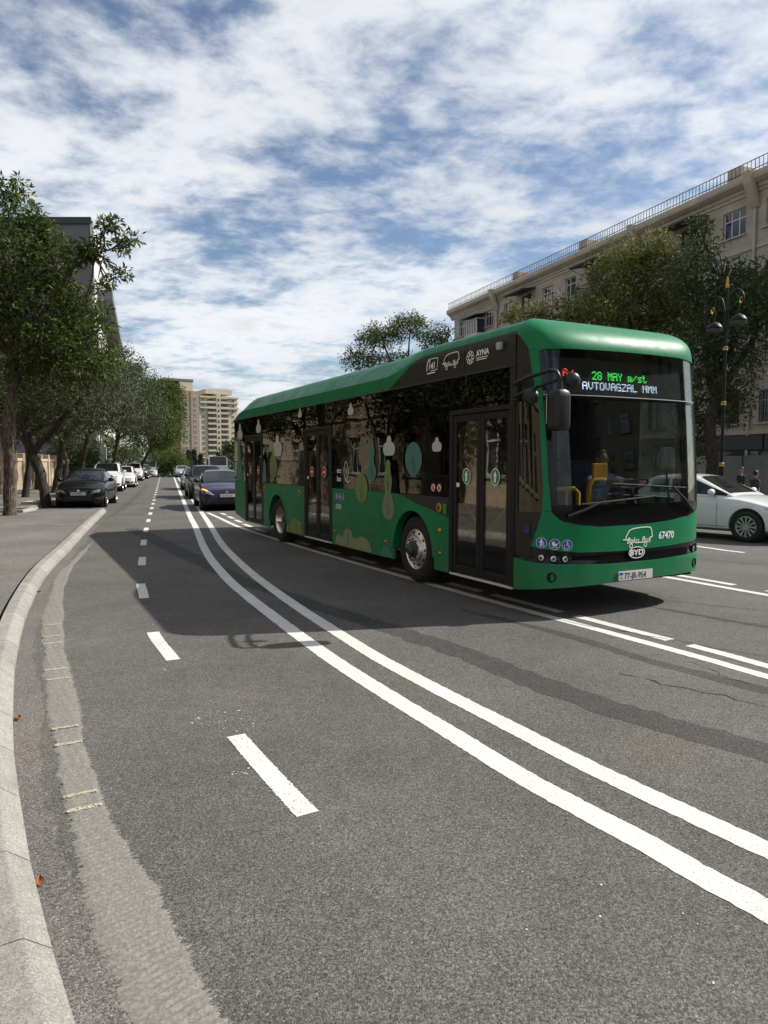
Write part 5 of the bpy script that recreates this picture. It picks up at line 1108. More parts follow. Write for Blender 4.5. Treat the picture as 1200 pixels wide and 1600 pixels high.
def car_meshes(kind, hi=False):
    S = SPEC[kind]; L, W = S['L']/2, S['W']; wr_, wf, wk = S['wheel']
    # hull stations: x, half width, bottom, top
    st = [(L, .55*W, S['zb']+.12, S['nose']-.12), (L-.06, .74*W, S['zb']+.05, S['nose']-.02), (L-.22, .90*W, S['zb']+.0, S['nose']+.07), (L-.55, .97*W, S['zb'], S['nose']+.15), (wf, .995*W, S['zb'], S['hood']-.05), (S['ws'][0]+.02, W, S['zb'], S['hood']),
          (.3, W, S['zb'], S['belt']), (-.6, W, S['zb'], S['belt']+.01), (wk, .995*W, S['zb'], S['belt']+.03), (S['rr'][1]+.02 if S['rr'][1] > -L+.3 else -L+.3, .97*W, S['zb'], S['trunk']), (-L+.18, .92*W, S['zb']+.02, S['trunk']-.02), (-L+.05, .80*W, S['zb']+.08, S['trunk']-.06), (-L, .66*W, S['zb']+.16, S['trunk']-.14)]
    xs_ = [s[0] for s in st][::-1]
    st = sorted(st, key=lambda q: -q[0]); C = catmull(st, 5); G = []
    for x, w, b, t in C:
        h = t-b
        half = [(0,b),(.82*w,b),(.955*w,b+.07),(.985*w,b+.22*h),(w,b+.45*h),(.992*w,b+.62*h),(.972*w,b+.80*h),(.93*w,b+.92*h),(.82*w,b+.975*h),(.5*w,t+.008),(0,t+.022)]
        G.append([(x,-y,z) for y, z in half] + [(x,y,z) for y, z in half[::-1][1:-1]])
    nC = len(G[0]); mb = MB()
    for r in G: mb.v += r
    for i in range(len(G)-1):
        for k in range(nC): mb.f.append((i*nC+k, i*nC+(k+1) % nC, (i+1)*nC+(k+1) % nC, (i+1)*nC+k))
    mb.f.append(tuple(range(nC))); mb.f.append(tuple((len(G)-1)*nC+k for k in range(nC))[::-1])
    hull = mb.mesh('hull', None, 0)
    tree = BVHTree.FromPolygons([v.co.copy() for v in hull.vertices], [tuple(p.vertices) for p in hull.polygons])
    # arches cut out
    ob = bpy.data.objects.new('tmp', hull); COL.objects.link(ob); cuts = []
    for x in (wf, wk):
        c = MB().lathe([(wr_+.055,-1.5),(wr_+.055,1.5)], (x,0,wr_+.015), 'y', 28, True).mesh('cut', None); co_ = bpy.data.objects.new('cut', c); COL.objects.link(co_); cuts.append(co_)
        md = ob.modifiers.new('b', 'BOOLEAN'); md.object = co_; md.operation = 'DIFFERENCE'; md.solver = 'EXACT'
    dg = bpy.context.evaluated_depsgraph_get(); hull2 = bpy.data.meshes.new_from_object(ob.evaluated_get(dg))
    for c in cuts: bpy.data.objects.remove(c)
    bpy.data.objects.remove(ob); fin(hull2, 35)
    # greenhouse
    wb, wr2 = .915*W, S['wr']; bz = S['belt']-.03; rz = S['roof']; a0, a1 = S['ws']; r0, r1 = S['rr']
    XS = list(np.linspace(a0, a1, 8)) + list(np.linspace(a1-.12, r0+.08, 14)) + list(np.linspace(r0, r1, 8))
    def top(x):
        if x > a1: t = (a0-x)/(a0-a1); return bz + (rz-.05-bz)*(t**.92)
        if x < r0: t = (x-r1)/(r0-r1); return bz+.02+(rz-.07-bz)*(max(0,t)**.8)
        m = (x-r0)/(a1-r0); return rz-.06+.06*math.sin(math.pi*min(1, max(0, .12+.80*m)))
    GG = []
    for x in XS:
        z = top(x); f = (z-bz)/(rz-bz); wt = wb+(wr2-wb)*f; e = max(0, (abs(x-(a0+r1)/2)/((a0-r1)/2)))**4*.10
        half = [(wb-e,bz-.02),(wb-e-.015*f,bz+.10*(z-bz)),(wb+(wt-wb)*.80-e,bz+.80*(z-bz)),(wt-e,bz+.90*(z-bz)),(wt-.09-e,z-.008),(wt*.55,z+.012*f),(0,z+.02*f)]
        GG.append([(x,-y,q) for y, q in half] + [(x,y,q) for y, q in half[::-1][1:]])
    n_, m_ = len(GG), len(GG[0])
    cls = {'body': [], 'windscreen': [], 'rear_window': [], 'win': []}; sidegroups = [(-1, 0), (1, 0)]
    # side window x-ranges between pillars
    bp = a1-.12-(a1-r0)*.46; ranges = [(a0-.16, bp+.04), (bp-.04, r0-.05)]
    if kind in ('suv','crossover','hatch','van'): ranges = [(a0-.16, bp+.04), (bp-.04, r0+.35), (r0+.25, r1+.14)]
    wins = {(s, k): [] for s in (-1, 1) for k in range(len(ranges))}
    for i in range(n_-1):
        xm = (XS[i]+XS[i+1])/2
        for j in range(m_-1):
            f = (i*m_+j, i*m_+j+1, (i+1)*m_+j+1, (i+1)*m_+j); jj = j if j < 6 else 11-j
            if xm > a1 and jj >= 4 and i > 0: cls['windscreen'].append(f)
            elif xm < r0 and jj >= 4 and i < n_-2: cls['rear_window'].append(f)
            elif jj == 1:
                for k, (p, q) in enumerate(ranges):
                    if q < xm < p: wins[(-1 if j < 6 else 1, k)].append(f); break
                else: cls['body'].append(f)
            else: cls['body'].append(f)
    V = [p for r in GG for p in r]
    def sub(fs):
        ids = sorted({i for f in fs for i in f}); mp = {a: b for b, a in enumerate(ids)}; me = MB().add([V[i] for i in ids], [tuple(mp[i] for i in f) for f in fs]); return me
    out = dict(S=S, hull=hull2, tree=tree, roof=sub(cls['body']), ws=sub(cls['windscreen']), rw=sub(cls['rear_window']), wins=[sub(f) for f in wins.values() if f], bp=bp)
    return out
def patch_front(tree, quad, nx=8, nz=3, off=.008, rear=False):
    """quad: 4 (y,z) corners pressed onto the hull from the front (or rear)"""
    G = []
    for i in range(nz+1):
        r = []
        for j in range(nx+1):
            s, t = j/nx, i/nz; q = [(1-s)*(1-t)*quad[0][k]+s*(1-t)*quad[1][k]+s*t*quad[2][k]+(1-s)*t*quad[3][k] for k in (0,1)]
            h = tree.ray_cast(Vector((-4 if rear else 4, q[0], q[1])), Vector((1 if rear else -1,0,0)))
            x = h[0].x if h[0] else (-2 if rear else 2); r.append((x+(-off if rear else off), q[0], q[1]))
        G.append(r)
    return MB().grid(G)
def patch_side(tree, quad, s, nx=8, nz=2, off=.006):
    G = []
    for i in range(nz+1):
        r = []
        for j in range(nx+1):
            a, t = j/nx, i/nz; q = [(1-a)*(1-t)*quad[0][k]+a*(1-t)*quad[1][k]+a*t*quad[2][k]+(1-a)*t*quad[3][k] for k in (0,1)]
            h = tree.ray_cast(Vector((q[0], 3*s, q[1])), Vector((0,-s,0))); y = h[0].y if h[0] else .9*s; r.append((q[0], y+off*s, q[1]))
        G.append(r)
    return MB().grid(G)
WHEELS = {}
def wheel_mesh(r, spokes, style):
    key = (r, spokes, style)
    if key in WHEELS: return WHEELS[key]
    rr = r*.68
    ty = MB().lathe([(rr,-.01),(rr+.02,-.022),(r-.03,-.02),(r-.004,.0),(r,.02),(r,.17),(r-.03,.2),(rr,.2)], (0,0,0), 'y', 32).mesh('tyre', 'rubber', 50)
    rim = MB().lathe([(rr,-.012),(rr-.012,-.016),(rr-.03,.01),(rr-.035,.1)], (0,0,0), 'y', 32)
    for k in range(spokes):
        t = 2*math.pi*k/spokes; w0, w1 = (.010, .026) if style else (.020, .016)
        c, s = math.cos(t), math.sin(t); pt = lambda ra, la, y: (ra*c-la*s, y, ra*s+la*c)
        rim.add([pt(.03,-w0,-.005),pt(.03,w0,-.005),pt(rr-.01,w1,-.008),pt(rr-.01,-w1,-.008),pt(.03,-w0,.03),pt(.03,w0,.03),pt(rr-.01,w1,.03),pt(rr-.01,-w1,.03)], [(0,1,2,3),(0,1,5,4),(1,2,6,5),(2,3,7,6),(3,0,4,7)])
    rim.lathe([(.06,.0),(.055,-.012),(.0005,-.014)], (0,0,0), 'y', 16)
    rm = rim.mesh('rim', 'car_rim'); dk = MB().lathe([(rr-.03,.06),(.0005,.06)], (0,0,0), 'y', 24).mesh('brake_disc', 'rim_dark')
    WHEELS[key] = (ty, rm, dk); return WHEELS[key]
def car(kind, paintm, loc, head, label, cat='car', group=None, spokes=10, style=0, plate='', face='sedan', clear='lamp_clear', blink=False, name='car', roofrail=False, sun=False):
    if kind not in CARM: CARM[kind] = car_meshes(kind)
    M = CARM[kind]; S = M['S']; L, W = S['L']/2, S['W']; T = M['tree']
    E = empty(name, loc, head, label, cat, group)
    hk = ('hull', kind, paintm)
    if hk not in CARM:
        me = M['hull'].copy(); me.materials.clear(); me.materials.append(MATS[paintm]); me.name = 'body'; CARM[hk] = me
        CARM[('roof', kind, paintm)] = M['roof'].mesh('roof', paintm, 40)
    put('body', CARM[hk], E); put('roof', CARM[('roof', kind, paintm)], E)
    if ('g', kind) not in CARM: CARM[('g', kind)] = (M['ws'].mesh('windscreen','car_glass',50), M['rw'].mesh('rear_window','car_glass',50), [w.mesh('window','car_glass',50) for w in M['wins']])
    g = CARM[('g', kind)]; put('windscreen', g[0], E); put('rear_window', g[1], E)
    for w in g[2]: put('window', w, E)
    r, wf, wk = S['wheel']; ty, rm, dk = wheel_mesh(r, spokes, style)
    for x in (wf, wk):
        MB().lathe([(r+.05,-W+.09),(r+.05,W-.09)], (x,0,r+.012), 'y', 24, True).build('wheel_arch', 'car_trim', E)
        for s in (-1, 1):
            w = empty('wheel', (x, s*(W-.015), r), 0 if s < 0 else math.pi); w.parent = E
            put('tyre', ty, w); put('rim', rm, w); put('brake_disc', dk, w)
    n, zb, hd = S['nose'], S['zb'], S['hood']
    # lamps, grille, intake, plate
    for s in (-1, 1):
        if face == 'suv': q = [(s*.48*W,n-.10),(s*.93*W,n-.09),(s*.95*W,n+.06),(s*.52*W,n+.03)]
        elif face == 'sharp': q = [(s*.45*W,n-.14),(s*.92*W,n-.08),(s*.93*W,n+.05),(s*.58*W,n-.02)]
        else: q = [(s*.50*W,n-.13),(s*.90*W,n-.06),(s*.95*W,n+.13),(s*.66*W,n-.01)]
        lamp = patch_front(T, q, 6, 3, .012).build('headlight', clear, E, smooth=60)
        if blink and s < 0: patch_front(T, [(s*.74*W,n-.0),(s*.93*W,n+.05),(s*.94*W,n+.10),(s*.78*W,n+.05)], 4, 2, .022).build('turn_lamp', 'lamp_amber_on', lamp)
        patch_front(T, [(s*.62*W,zb+.12),(s*.90*W,zb+.14),(s*.92*W,zb+.25),(s*.66*W,zb+.22)], 5, 2, .008).build('fog_lamp', 'car_trim', E)
        patch_front(T, [(s*.55*W,S['trunk']-.30),(s*.86*W,S['trunk']-.30),(s*.86*W,S['trunk']-.12),(s*.55*W,S['trunk']-.14)], 5, 2, .01, True).build('tail_lamp', 'lamp_red', E)
        MB().sphere((0,0,0), (.07,.10,.075), 12, 8)
        mb = MB(); mb.sphere((0,0,0), (.075,.11,.075), 12, 8); mx, my, mz = S['ws'][0]-.38, s*(W+.06), S['belt']+.06; mb.v = [(a+mx, b+my, c+mz) for a, b, c in mb.v]; mb.build('wing_mirror', paintm, E, smooth=80); MB().box(mx-.03,mx+.03,min(s*.84*W,s*(W+.03)),max(s*.84*W,s*(W+.03)),mz-.07,mz-.03).build('mirror_stalk', 'car_trim', E)
        for xd in (S['ws'][0]-.28, M['bp'], S['rr'][0]+.0 if kind == 'sedan' else wk+.38):
            patch_side(T, [(xd-.004,zb+.10),(xd+.004,zb+.10),(xd+.004,S['belt']-.05),(xd-.004,S['belt']-.05)], s, 1, 8, .004).build('door_seam', 'car_trim', E)
        for xd in (M['bp']+.12, M['bp']-.85): patch_side(T, [(xd,S['belt']-.17),(xd+.2,S['belt']-.17),(xd+.2,S['belt']-.14),(xd,S['belt']-.14)], s, 4, 1, .022).build('door_handle', paintm, E)
        patch_side(T, [(wk+r+.1,zb+.03),(wf-r-.1,zb+.03),(wf-r-.1,zb+.12),(wk+r+.1,zb+.12)], s, 8, 1, .006).build('sill', 'car_trim', E)
    if face == 'suv': gq = [(-.44*W,n-.16),(.44*W,n-.16),(.46*W,n+.04),(-.46*W,n+.04)]
    elif face == 'sharp': gq = [(-.36*W,n-.16),(.36*W,n-.16),(.38*W,n-.01),(-.38*W,n-.01)]
    else: gq = [(-.40*W,n-.14),(.40*W,n-.14),(.34*W,n-.07),(-.34*W,n-.07)]
    patch_front(T, gq, 10, 3, .008).build('grille', 'car_trim', E); patch_front(T, [(-.60*W,zb+.10),(.60*W,zb+.10),(.52*W,zb+.26),(-.52*W,zb+.26)], 10, 3, .008).build('air_intake', 'car_trim', E)
    xb_ = T.ray_cast(Vector((4,0,n-.04)), Vector((-1,0,0)))[0].x
    mb = MB().lathe([(.05,.0),(.05,.014),(.03,.018),(.0005,.018)], (xb_+.004,0,n-.03), 'x', 16).build('badge', 'chrome', E)
    zp = zb+.30; xp = max(T.ray_cast(Vector((4,y,zp+.05)), Vector((-1,0,0)))[0].x for y in (-.25,0,.25))+.012
    P_ = MB().box(xp,xp+.012,-.26,.26,zp,zp+.112).build('number_plate', 'car_plate', E)
    if plate: D2().text(plate, -.215, .02, .095, sx=.85, bold=.001).build('plate_text', 'plate_text', lambda a, b: (xp+.0145, a, zp+b), P_)
    xr = min(T.ray_cast(Vector((-4,y,zp+.2)), Vector((1,0,0)))[0].x for y in (-.25,0,.25)); MB().box(xr-.02,xr-.006,-.26,.26,zp+.15,zp+.262).build('number_plate', 'car_plate', E)
    if roofrail:
        for s in (-1, 1): MB().tube([(S['ws'][1]-.3,s*(S['wr']-.08),S['roof']-.0),(S['ws'][1]-.45,s*(S['wr']-.07),S['roof']+.04),(S['rr'][0]+.3,s*(S['wr']-.07),S['roof']+.04),(S['rr'][0]+.15,s*(S['wr']-.08),S['roof']-.01)], .018, 6).build('roof_rail', 'car_rim', E)
    if sun: MB().box(-.6,.25,-.42,.42,S['roof']+.012,S['roof']+.022).build('sunroof', 'car_glass', E)
    return E
def hd(dx, dy): return math.atan2(dy, dx)
def carloc(p, head, fx, fy):
    """car origin from the ground point of one wheel (fx, fy in car space)"""
    c, s = math.cos(head), math.sin(head); return (p[0]-(fx*c-fy*s), p[1]-(fx*s+fy*c), gz(*p))
h0 = hd(.29,-.957)
# parked row (front offside wheel seen beside the lane)
hA = hd(.235,-.972)
car('sedan', 'paint_black', carloc((-10.9,27.5), hA, 1.42, .82), hA, 'black sedan at the head of the parked row, beside the leaning tree', group='cars parked along the bay', plate='77-LP-098', face='sharp', clear='lamp_dark', spokes=10, style=0)
car('sedan', 'paint_grey', (-14.6, 35.2, 0), h0, 'dark grey car half hidden between the black sedan and the white car with sunroof', group='cars parked along the bay', clear='lamp_dark')
car('suv', 'paint_white', carloc((-15.9,42.8), h0, 1.45, .9), h0, 'white sport utility car with sunroof behind the black sedan', group='cars parked along the bay', face='suv', sun=True, roofrail=True, spokes=5, style=1)
car('hatch', 'paint_white', carloc((-17.75,50.2), h0, 1.32, .8), h0, 'small white car squeezed between the two white sport utility cars', group='cars parked along the bay')
car('suv', 'paint_white', carloc((-23.6,69.), h0, 1.45, .9), h0, 'second white sport utility car, farther up the parked row', group='cars parked along the bay', face='suv', roofrail=True, spokes=5, style=1)
car('crossover', 'paint_dark', carloc((-26.1,78.), h0, 1.40, .85), h0, 'dark car behind the second white sport utility car', group='cars parked along the bay', face='suv')
car('crossover', 'paint_grey', carloc((-28.2,85.), h0, 1.40, .85), h0, 'grey car near the far end of the parked row', group='cars parked along the bay', face='suv')
car('van', 'paint_white', carloc((-31.2,97.), h0, 1.75, .9), h0, 'white van at the far end of the parked row by the crest', 'van', group='cars parked along the bay', face='suv', name='van')
# oncoming
hB_ = hd(.33,-.944)
car('sedan', 'paint_blue', carloc((-6.62,25.7), hB_, 1.42, -.80), hB_, 'dark blue sedan with amber turn lamp following the bus', group='oncoming traffic', plate='77-XK-316', blink=True, spokes=10)
car('crossover', 'paint_dark', (-9.0,35.6,0), hB_, 'black car directly behind the dark blue sedan', group='oncoming traffic')
car('sedan', 'paint_silver', (-12.6,47.0,0), h0, 'silver car roof showing over the dark blue sedan', group='oncoming traffic')
car('van', 'paint_white', (-15.6,66,0), h0, 'white delivery van behind the dark cars next to the bus', 'van', group='oncoming traffic', face='suv', name='van')
car('van', 'paint_white', (-13.5,72,0), h0, 'white van just showing beside the rear corner of the bus', 'van', group='oncoming traffic', face='suv', name='van')
car('sedan', 'paint_silver', (-25.2,88,0), hd(.36,-.93), 'silver sedan parked on the far side, in front of the conifers', group='oncoming traffic')
car('sedan', 'paint_silver', (-26.0,96,gz(-26,96)), hd(.36,-.93), 'second silver sedan farther off, in front of the conifers', group='oncoming traffic')
q = (-39.5, 128); car('crossover', 'paint_dark', (q[0], q[1], gz(*q)), hd(-.29,.957), 'dark car with bright roof dipping over the crest', group='traffic beyond the crest')
# white car on the far carriageway
hW = hd(.60,-.80)
car('sedan', 'paint_white', carloc((7.78,15.1), hW, 1.42, -.885), hW, 'white sedan passing to the right of the bus', spokes=12, style=1, face='sharp', clear='lamp_dark')
# ------------------------------------------------------------------ trees
leaf_mat('leaf_ash', (.036,.062,.014), (.115,.145,.032), (.32,.17,.02), .36, .004); leaf_mat('leaf_olive', (.046,.064,.028), (.118,.132,.066), None, .25); leaf_mat('leaf_lit', (.048,.088,.020), (.115,.150,.035), (.25,.18,.03), .35, .04); leaf_mat('leaf_yellow', (.075,.100,.024), (.165,.178,.045), (.30,.21,.04), .35, .08); leaf_mat('leaf_dark', (.036,.058,.020), (.088,.112,.038), None, .28); leaf_mat('leaf_mid', (.065,.09,.03), (.13,.15,.05), (.28,.2,.04), .3, .05); leaf_mat('needle', (.015,.028,.017), (.032,.052,.029), None, .1)
bark_mat('bark', (.03,.022,.016), (.20,.155,.115)); bark_mat('bark_dark', (.02,.016,.013), (.075,.06,.048))
def leaves(C, Rr, per, size, aspect=.30, droop=.25, seed=1):
    """C: cluster centres (n,3), Rr cluster radius -> leaf quads folded along the midrib"""
    g = np.random.default_rng(seed); n = len(C)*per
    base = np.repeat(C, per, 0); off = g.normal(0, 1, (n,3)); off /= np.linalg.norm(off, axis=1, keepdims=True); rad = np.repeat(Rr, per)*g.random(n)**.45
    P = base + off*rad[:,None]
    d = off*1.0 + g.normal(0, .6, (n,3)); d[:,2] -= droop; d /= np.linalg.norm(d, axis=1, keepdims=True)
    s = np.cross(d, g.normal(0, 1, (n,3))); s /= np.linalg.norm(s, axis=1, keepdims=True)+1e-9
    L = size*g.uniform(.65, 1.25, n)[:,None]; nrm = np.cross(d, s)
    V = np.stack([P, P+d*L*.45+s*L*aspect-nrm*L*.03, P+d*L, P+d*L*.45-s*L*aspect-nrm*L*.03], 1).reshape(-1,3)
    return V
def leaf_mesh(name, V, m):
    n = len(V)//4; me = bpy.data.meshes.new(name); me.vertices.add(len(V)); me.vertices.foreach_set('co', V.astype(np.float32).ravel())
    me.loops.add(n*4); me.loops.foreach_set('vertex_index', np.arange(n*4, dtype=np.int32)); me.polygons.add(n); me.polygons.foreach_set('loop_start', np.arange(0, n*4, 4, dtype=np.int32)); me.polygons.foreach_set('loop_total', np.full(n, 4, np.int32))
    me.materials.append(MATS[m]); me.update(); me.validate(); return me
def bent(a, b, k=.12, n=5):
    a, b = Vector(a), Vector(b); r = []; L = (b-a).length
    j = [Vector((random.gauss(0,1), random.gauss(0,1), random.gauss(0,.6)))*L*k*.35 for _ in range(n+1)]
    for i in range(n+1):
        t = i/n; r.append(a.lerp(b, t) + (j[i] if 0 < i < n else Vector()) + Vector((0,0,L*k*math.sin(math.pi*t)*.4)))
    return r
def tree(label, base, trunks, blobs, m, leaf=.12, per=45, crad=.34, barkm='bark', seed=1, name='tree', group=None, aspect=.3, limbs=True, rough=1.0, cat='tree', fork=None, shell=.55):
    """trunks: list of (points, radii); blobs: (centre, radii, clusters).  World coordinates, stored relative to the base"""
    random.seed(seed); g = np.random.default_rng(seed); base = Vector(base)
    E = empty(name, base, 0, label, cat, group); tb = MB(); tips = []
    for pts, rad in trunks:
        Q = catmull([tuple(Vector(p)-base) for p in pts], 5); rr = np.interp(np.linspace(0,1,len(Q)), np.linspace(0,1,len(rad)), rad)
        Q[1:-1] += g.normal(0, .012, Q[1:-1].shape)*rough
        rr = rr*(1+.06*np.sin(np.arange(len(rr))*1.9+seed)); rr[0] *= 1.18
        tb.tube([tuple(q) for q in Q], [float(r) for r in rr], 14); tips.append((Vector(Q[-1]), float(rr[-1])))
    CC = []; RR = []
    for c, r, n in blobs:
        c = np.array(c)-np.array(base); r = np.array(r); d = g.normal(0,1,(n,3)); d /= np.linalg.norm(d, axis=1, keepdims=True); rad = shell+(1-shell)*g.random(n)**.6; rad *= g.uniform(.82,1.10,n)
        C = c + d*r*rad[:,None]; CC.append(C); RR.append(np.full(n, crad*min(1, max(.5, max(r)/.95)))*g.uniform(.65,1.35,n))
        if limbs:
            t, r0 = min(tips, key=lambda q: (q[0]-Vector(c)).length)
            cc = Vector(c)+Vector((0,0,-.25*r[2])); L_ = bent(t, cc, .10); tb.tube([tuple(p) for p in L_], [min(r0*.8, .045*max(r))*(1-i/6)+.012 for i in range(6)], 8)
            for k in g.choice(n, min(n, 9), replace=False):
                l2 = bent(L_[random.randint(2,5)], C[k], .10, 4); tb.tube([tuple(p) for p in l2], [.02+.008*min(2.5, max(r)),.022,.016,.011,.006], 5)
    tb.build('trunk', barkm, E, smooth=60)
    V = leaves(np.vstack(CC), np.concatenate(RR), per, leaf, aspect, seed=seed)
    put('crown', leaf_mesh('crown', V, m), E)
    return E
def gnd(x, y, z=.10):
    p = at(x, y, 1.); d = p-Vector((0,0,CAMH)); return Vector((0,0,CAMH))+d*((z-CAMH)/d.z)
TL = 'trees along the parking bay'
# near ash tree
b = gnd(15, 806); Y = b.y
tree('rough barked green ash tree nearest the kerb, beside the concrete edging', b,
     [([b-Vector((0,0,.1)), at(17,730,Y), at(14,690,Y), at(17,640,Y), at(22,585,Y), at(20,540,Y)], [.20,.18,.205,.165,.15,.12]), ([at(20,600,Y), at(30,583,Y), at(44,575,Y)], [.10,.07,.05]), ([at(20,560,Y+.2), at(-10,520,Y), at(-40,480,Y-.5)], [.12,.1,.08]), ([at(20,560,Y+.1), at(14,480,Y), at(6,410,Y+.1), at(14,340,Y)], [.12,.10,.07,.03]), ([at(16,470,Y), at(40,420,Y+.2), at(60,370,Y)], [.07,.05,.03]), ([at(20,560,Y), at(60,500,Y-.3), at(110,425,Y-.5), at(150,395,Y-.6)], [.09,.07,.05,.03])],
     [(at(-20,350,Y), (1.5,1.5,1.15), 66), (at(20,420,Y), (1.5,1.6,1.4), 105), (at(-30,470,Y), (1.7,1.7,1.5), 95), (at(60,485,Y), (1.6,1.6,1.3), 105), (at(100,540,Y), (1.35,1.5,1.0), 85), (at(130,500,Y), (.9,.9,.7), 34), (at(145,565,Y+.5), (.8,1.0,.6), 36), (at(20,540,Y), (1.6,1.5,.9), 70), (at(70,590,Y+.6), (1.2,1.2,.55), 40), (at(22,300,Y), (.5,.5,.42), 12), (at(56,350,Y), (.55,.5,.42), 14), (at(82,375,Y), (.45,.4,.3), 10), (at(70,420,Y+.3), (.9,.9,.7), 34), (at(105,450,Y+.3), (.7,.8,.6), 24),
      (at(150,385,Y-.6), (.50,.45,.40), 13), (at(170,345,Y-.6), (.26,.26,.30), 7), (at(197,380,Y-.6), (.33,.3,.30), 9), (at(120,400,Y-.5), (.5,.5,.4), 13), (at(186,425,Y-.6), (.24,.2,.14), 4), (at(160,445,Y-.5), (.30,.3,.16), 5)],
     'leaf_ash', .17, 33, .36, 'bark', 3, group=TL, aspect=.17)
# leaning olive-like tree behind it
b = gnd(72, 789); Y = b.y
tree('leaning forked tree beside the black sedan with grey green crown', b,
     [([b-Vector((0,0,.1)), at(68,760,Y), at(60,730,Y), at(48,705,Y+.1), at(38,680,Y+.2)], [.20,.19,.20,.17,.13]), ([at(50,708,Y), at(65,690,Y), at(82,675,Y), at(105,645,Y), at(125,625,Y)], [.14,.13,.12,.10,.07]), ([at(48,705,Y), at(41,660,Y+.3), at(44,610,Y+.5), at(40,590,Y+.5)], [.13,.12,.1,.07])],
     [(at(120,610,Y), (2.0,2.0,1.0), 80), (at(60,600,Y), (1.9,1.8,1.0), 70), (at(90,650,Y+1), (1.7,1.6,.7), 46), (at(30,650,Y+1), (1.4,1.5,.7), 34), (at(150,590,Y+1), (1.4,1.4,.9), 44)], 'leaf_olive', .15, 46, .42, 'bark_dark', 5, group=TL, aspect=.15)
spec = [((38,770,'leaning trunk with dark bark, second behind the ash tree'), 33., [(60,610,2.2,1.4,80),(25,620,2.0,1.2,60)], 'leaf_olive', 11),
        ((82,757,'upright tree behind the bonnet of the black sedan'), 38., [(110,600,2.4,1.7,90),(150,625,2.2,1.4,80),(95,645,2.0,1.0,50)], 'leaf_olive', 12),
        ((118,752,'grey green tree behind the white car with sunroof'), 46., [(160,590,2.6,1.8,100),(185,640,2.4,1.5,90),(135,630,2.2,1.4,70)], 'leaf_olive', 13),
        ((170,740,'olive crowned tree over the middle of the parked row'), 57., [(205,610,2.6,2.0,110),(190,565,2.0,1.3,60),(225,650,2.4,1.8,90),(180,660,2.2,1.3,70)], 'leaf_olive', 14),
        ((215,738,'sunlit green round crowned tree at the end of the parked row'), 72., [(243,640,3.0,2.8,150),(262,625,2.0,2.0,90),(258,665,2.3,2.0,95),(235,680,2.6,1.9,90),(240,612,1.9,1.3,50)], 'leaf_lit', 15),
        ((228,738,'dull green bushy tree beyond the white van at the crest'), 100., [(262,712,2.6,2.0,90),(275,722,1.8,1.4,60),(250,725,2.4,1.6,60)], 'leaf_lit', 16)]
for (x, y, lab), Y, bl, m, sd in spec:
    p = at(x, y, Y); p.z = gz(p.x, Y)+.1; top = at(bl[0][0], bl[0][1]+20, Y); random.seed(sd)
    fk = p.lerp(top, .55)+Vector((random.uniform(-.4,.4), 0, 0)); r0 = .17
    tr_ = [([p-Vector((0,0,.2)), p.lerp(fk,.4)+Vector((random.uniform(-.25,.25),0,0)), fk], [r0,r0*.95,r0*.75])]
    for q in bl[:3]: e = at(q[0], q[1]+14, Y+random.uniform(-.8,.8)); tr_.append(([fk, fk.lerp(e,.5)+Vector((random.uniform(-.2,.2),0,.15)), e], [r0*.65,r0*.5,r0*.3]))
    tree(lab, p, tr_, [(at(q[0], q[1], Y+random.uniform(-1,1)), (q[2]*.95, q[2], q[3]), int(q[4]*1.25)) for q in bl], m, .19 if Y < 60 else .25, 42, .5 if Y < 60 else .6, 'bark_dark', sd, group=TL, aspect=.2)
# hidden trunks of a second row by the garden wall
for i, (x, y, Y, lab) in enumerate(((-30,760,31,'dark tree at the picture edge behind the ash tree'), (58,760,43,'slim tree of the back row before the garden wall'), (100,748,52,'tree of the back row behind the grey car'))):
    p = at(x, y, Y); p.z = .1; random.seed(40+i); a = p+Vector((random.uniform(-.6,.6),0,2.2)); c = p+Vector((random.uniform(-1,1),.5,4.2))
    tree(lab, p, [([p-Vector((0,0,.2)), p.lerp(a,.5)+Vector((.1,0,0)), a, c], [.16,.14,.12,.08])], [(c+Vector((0,0,.6)), (2.3,2.3,1.5), 90), (c+Vector((1.2,.5,-.3)), (1.7,1.8,1.1), 50), (c+Vector((-1.4,0,.1)), (1.8,1.8,1.2), 50)], 'leaf_olive', .18, 50, .5, 'bark_dark', 60+i, group='trees of the back row', aspect=.18)
# trees before the stone block across the street
def big(label, px_, pytop, Y, base_px, blobs, m, seed, leaf=.20, per=42, group='trees before the stone block'):
    p = at(base_px, 740, Y); p.z = .1; fk = Vector((p.x+.2, Y, 4.5)); random.seed(seed)
    tr_ = [([p-Vector((0,0,.2)), p+Vector((.15,0,1.6)), p+Vector((-.05,0,3.2)), fk], [.30,.27,.25,.22])]
    for q in blobs[:4]: e = at(q[0], q[1]+15, Y+random.uniform(-.5,.5)); tr_.append(([fk, fk.lerp(e,.5)+Vector((random.uniform(-.4,.4),0,.3)), e], [.17,.12,.06]))
    return tree(label, p, tr_, [(at(q[0], q[1], Y+random.uniform(-1.4,1.4)), (q[2], q[2]*1.05, q[3]), q[4]) for q in blobs], m, leaf, per, .55, 'bark_dark', seed, group=group, aspect=.2, shell=.4)
big('yellow green tree before the middle of the stone block', 970, 365, 38., 985, [(975,430,2.1,1.7,105),(1030,440,2.0,1.7,95),(930,480,2.1,1.3,85),(1000,490,2.3,1.5,95),(880,495,1.6,.9,45),(1050,500,1.8,1.4,60),(830,500,1.1,.7,24),(1010,390,1.4,.8,40),(800,492,.5,.45,8)], 'leaf_yellow', 21)
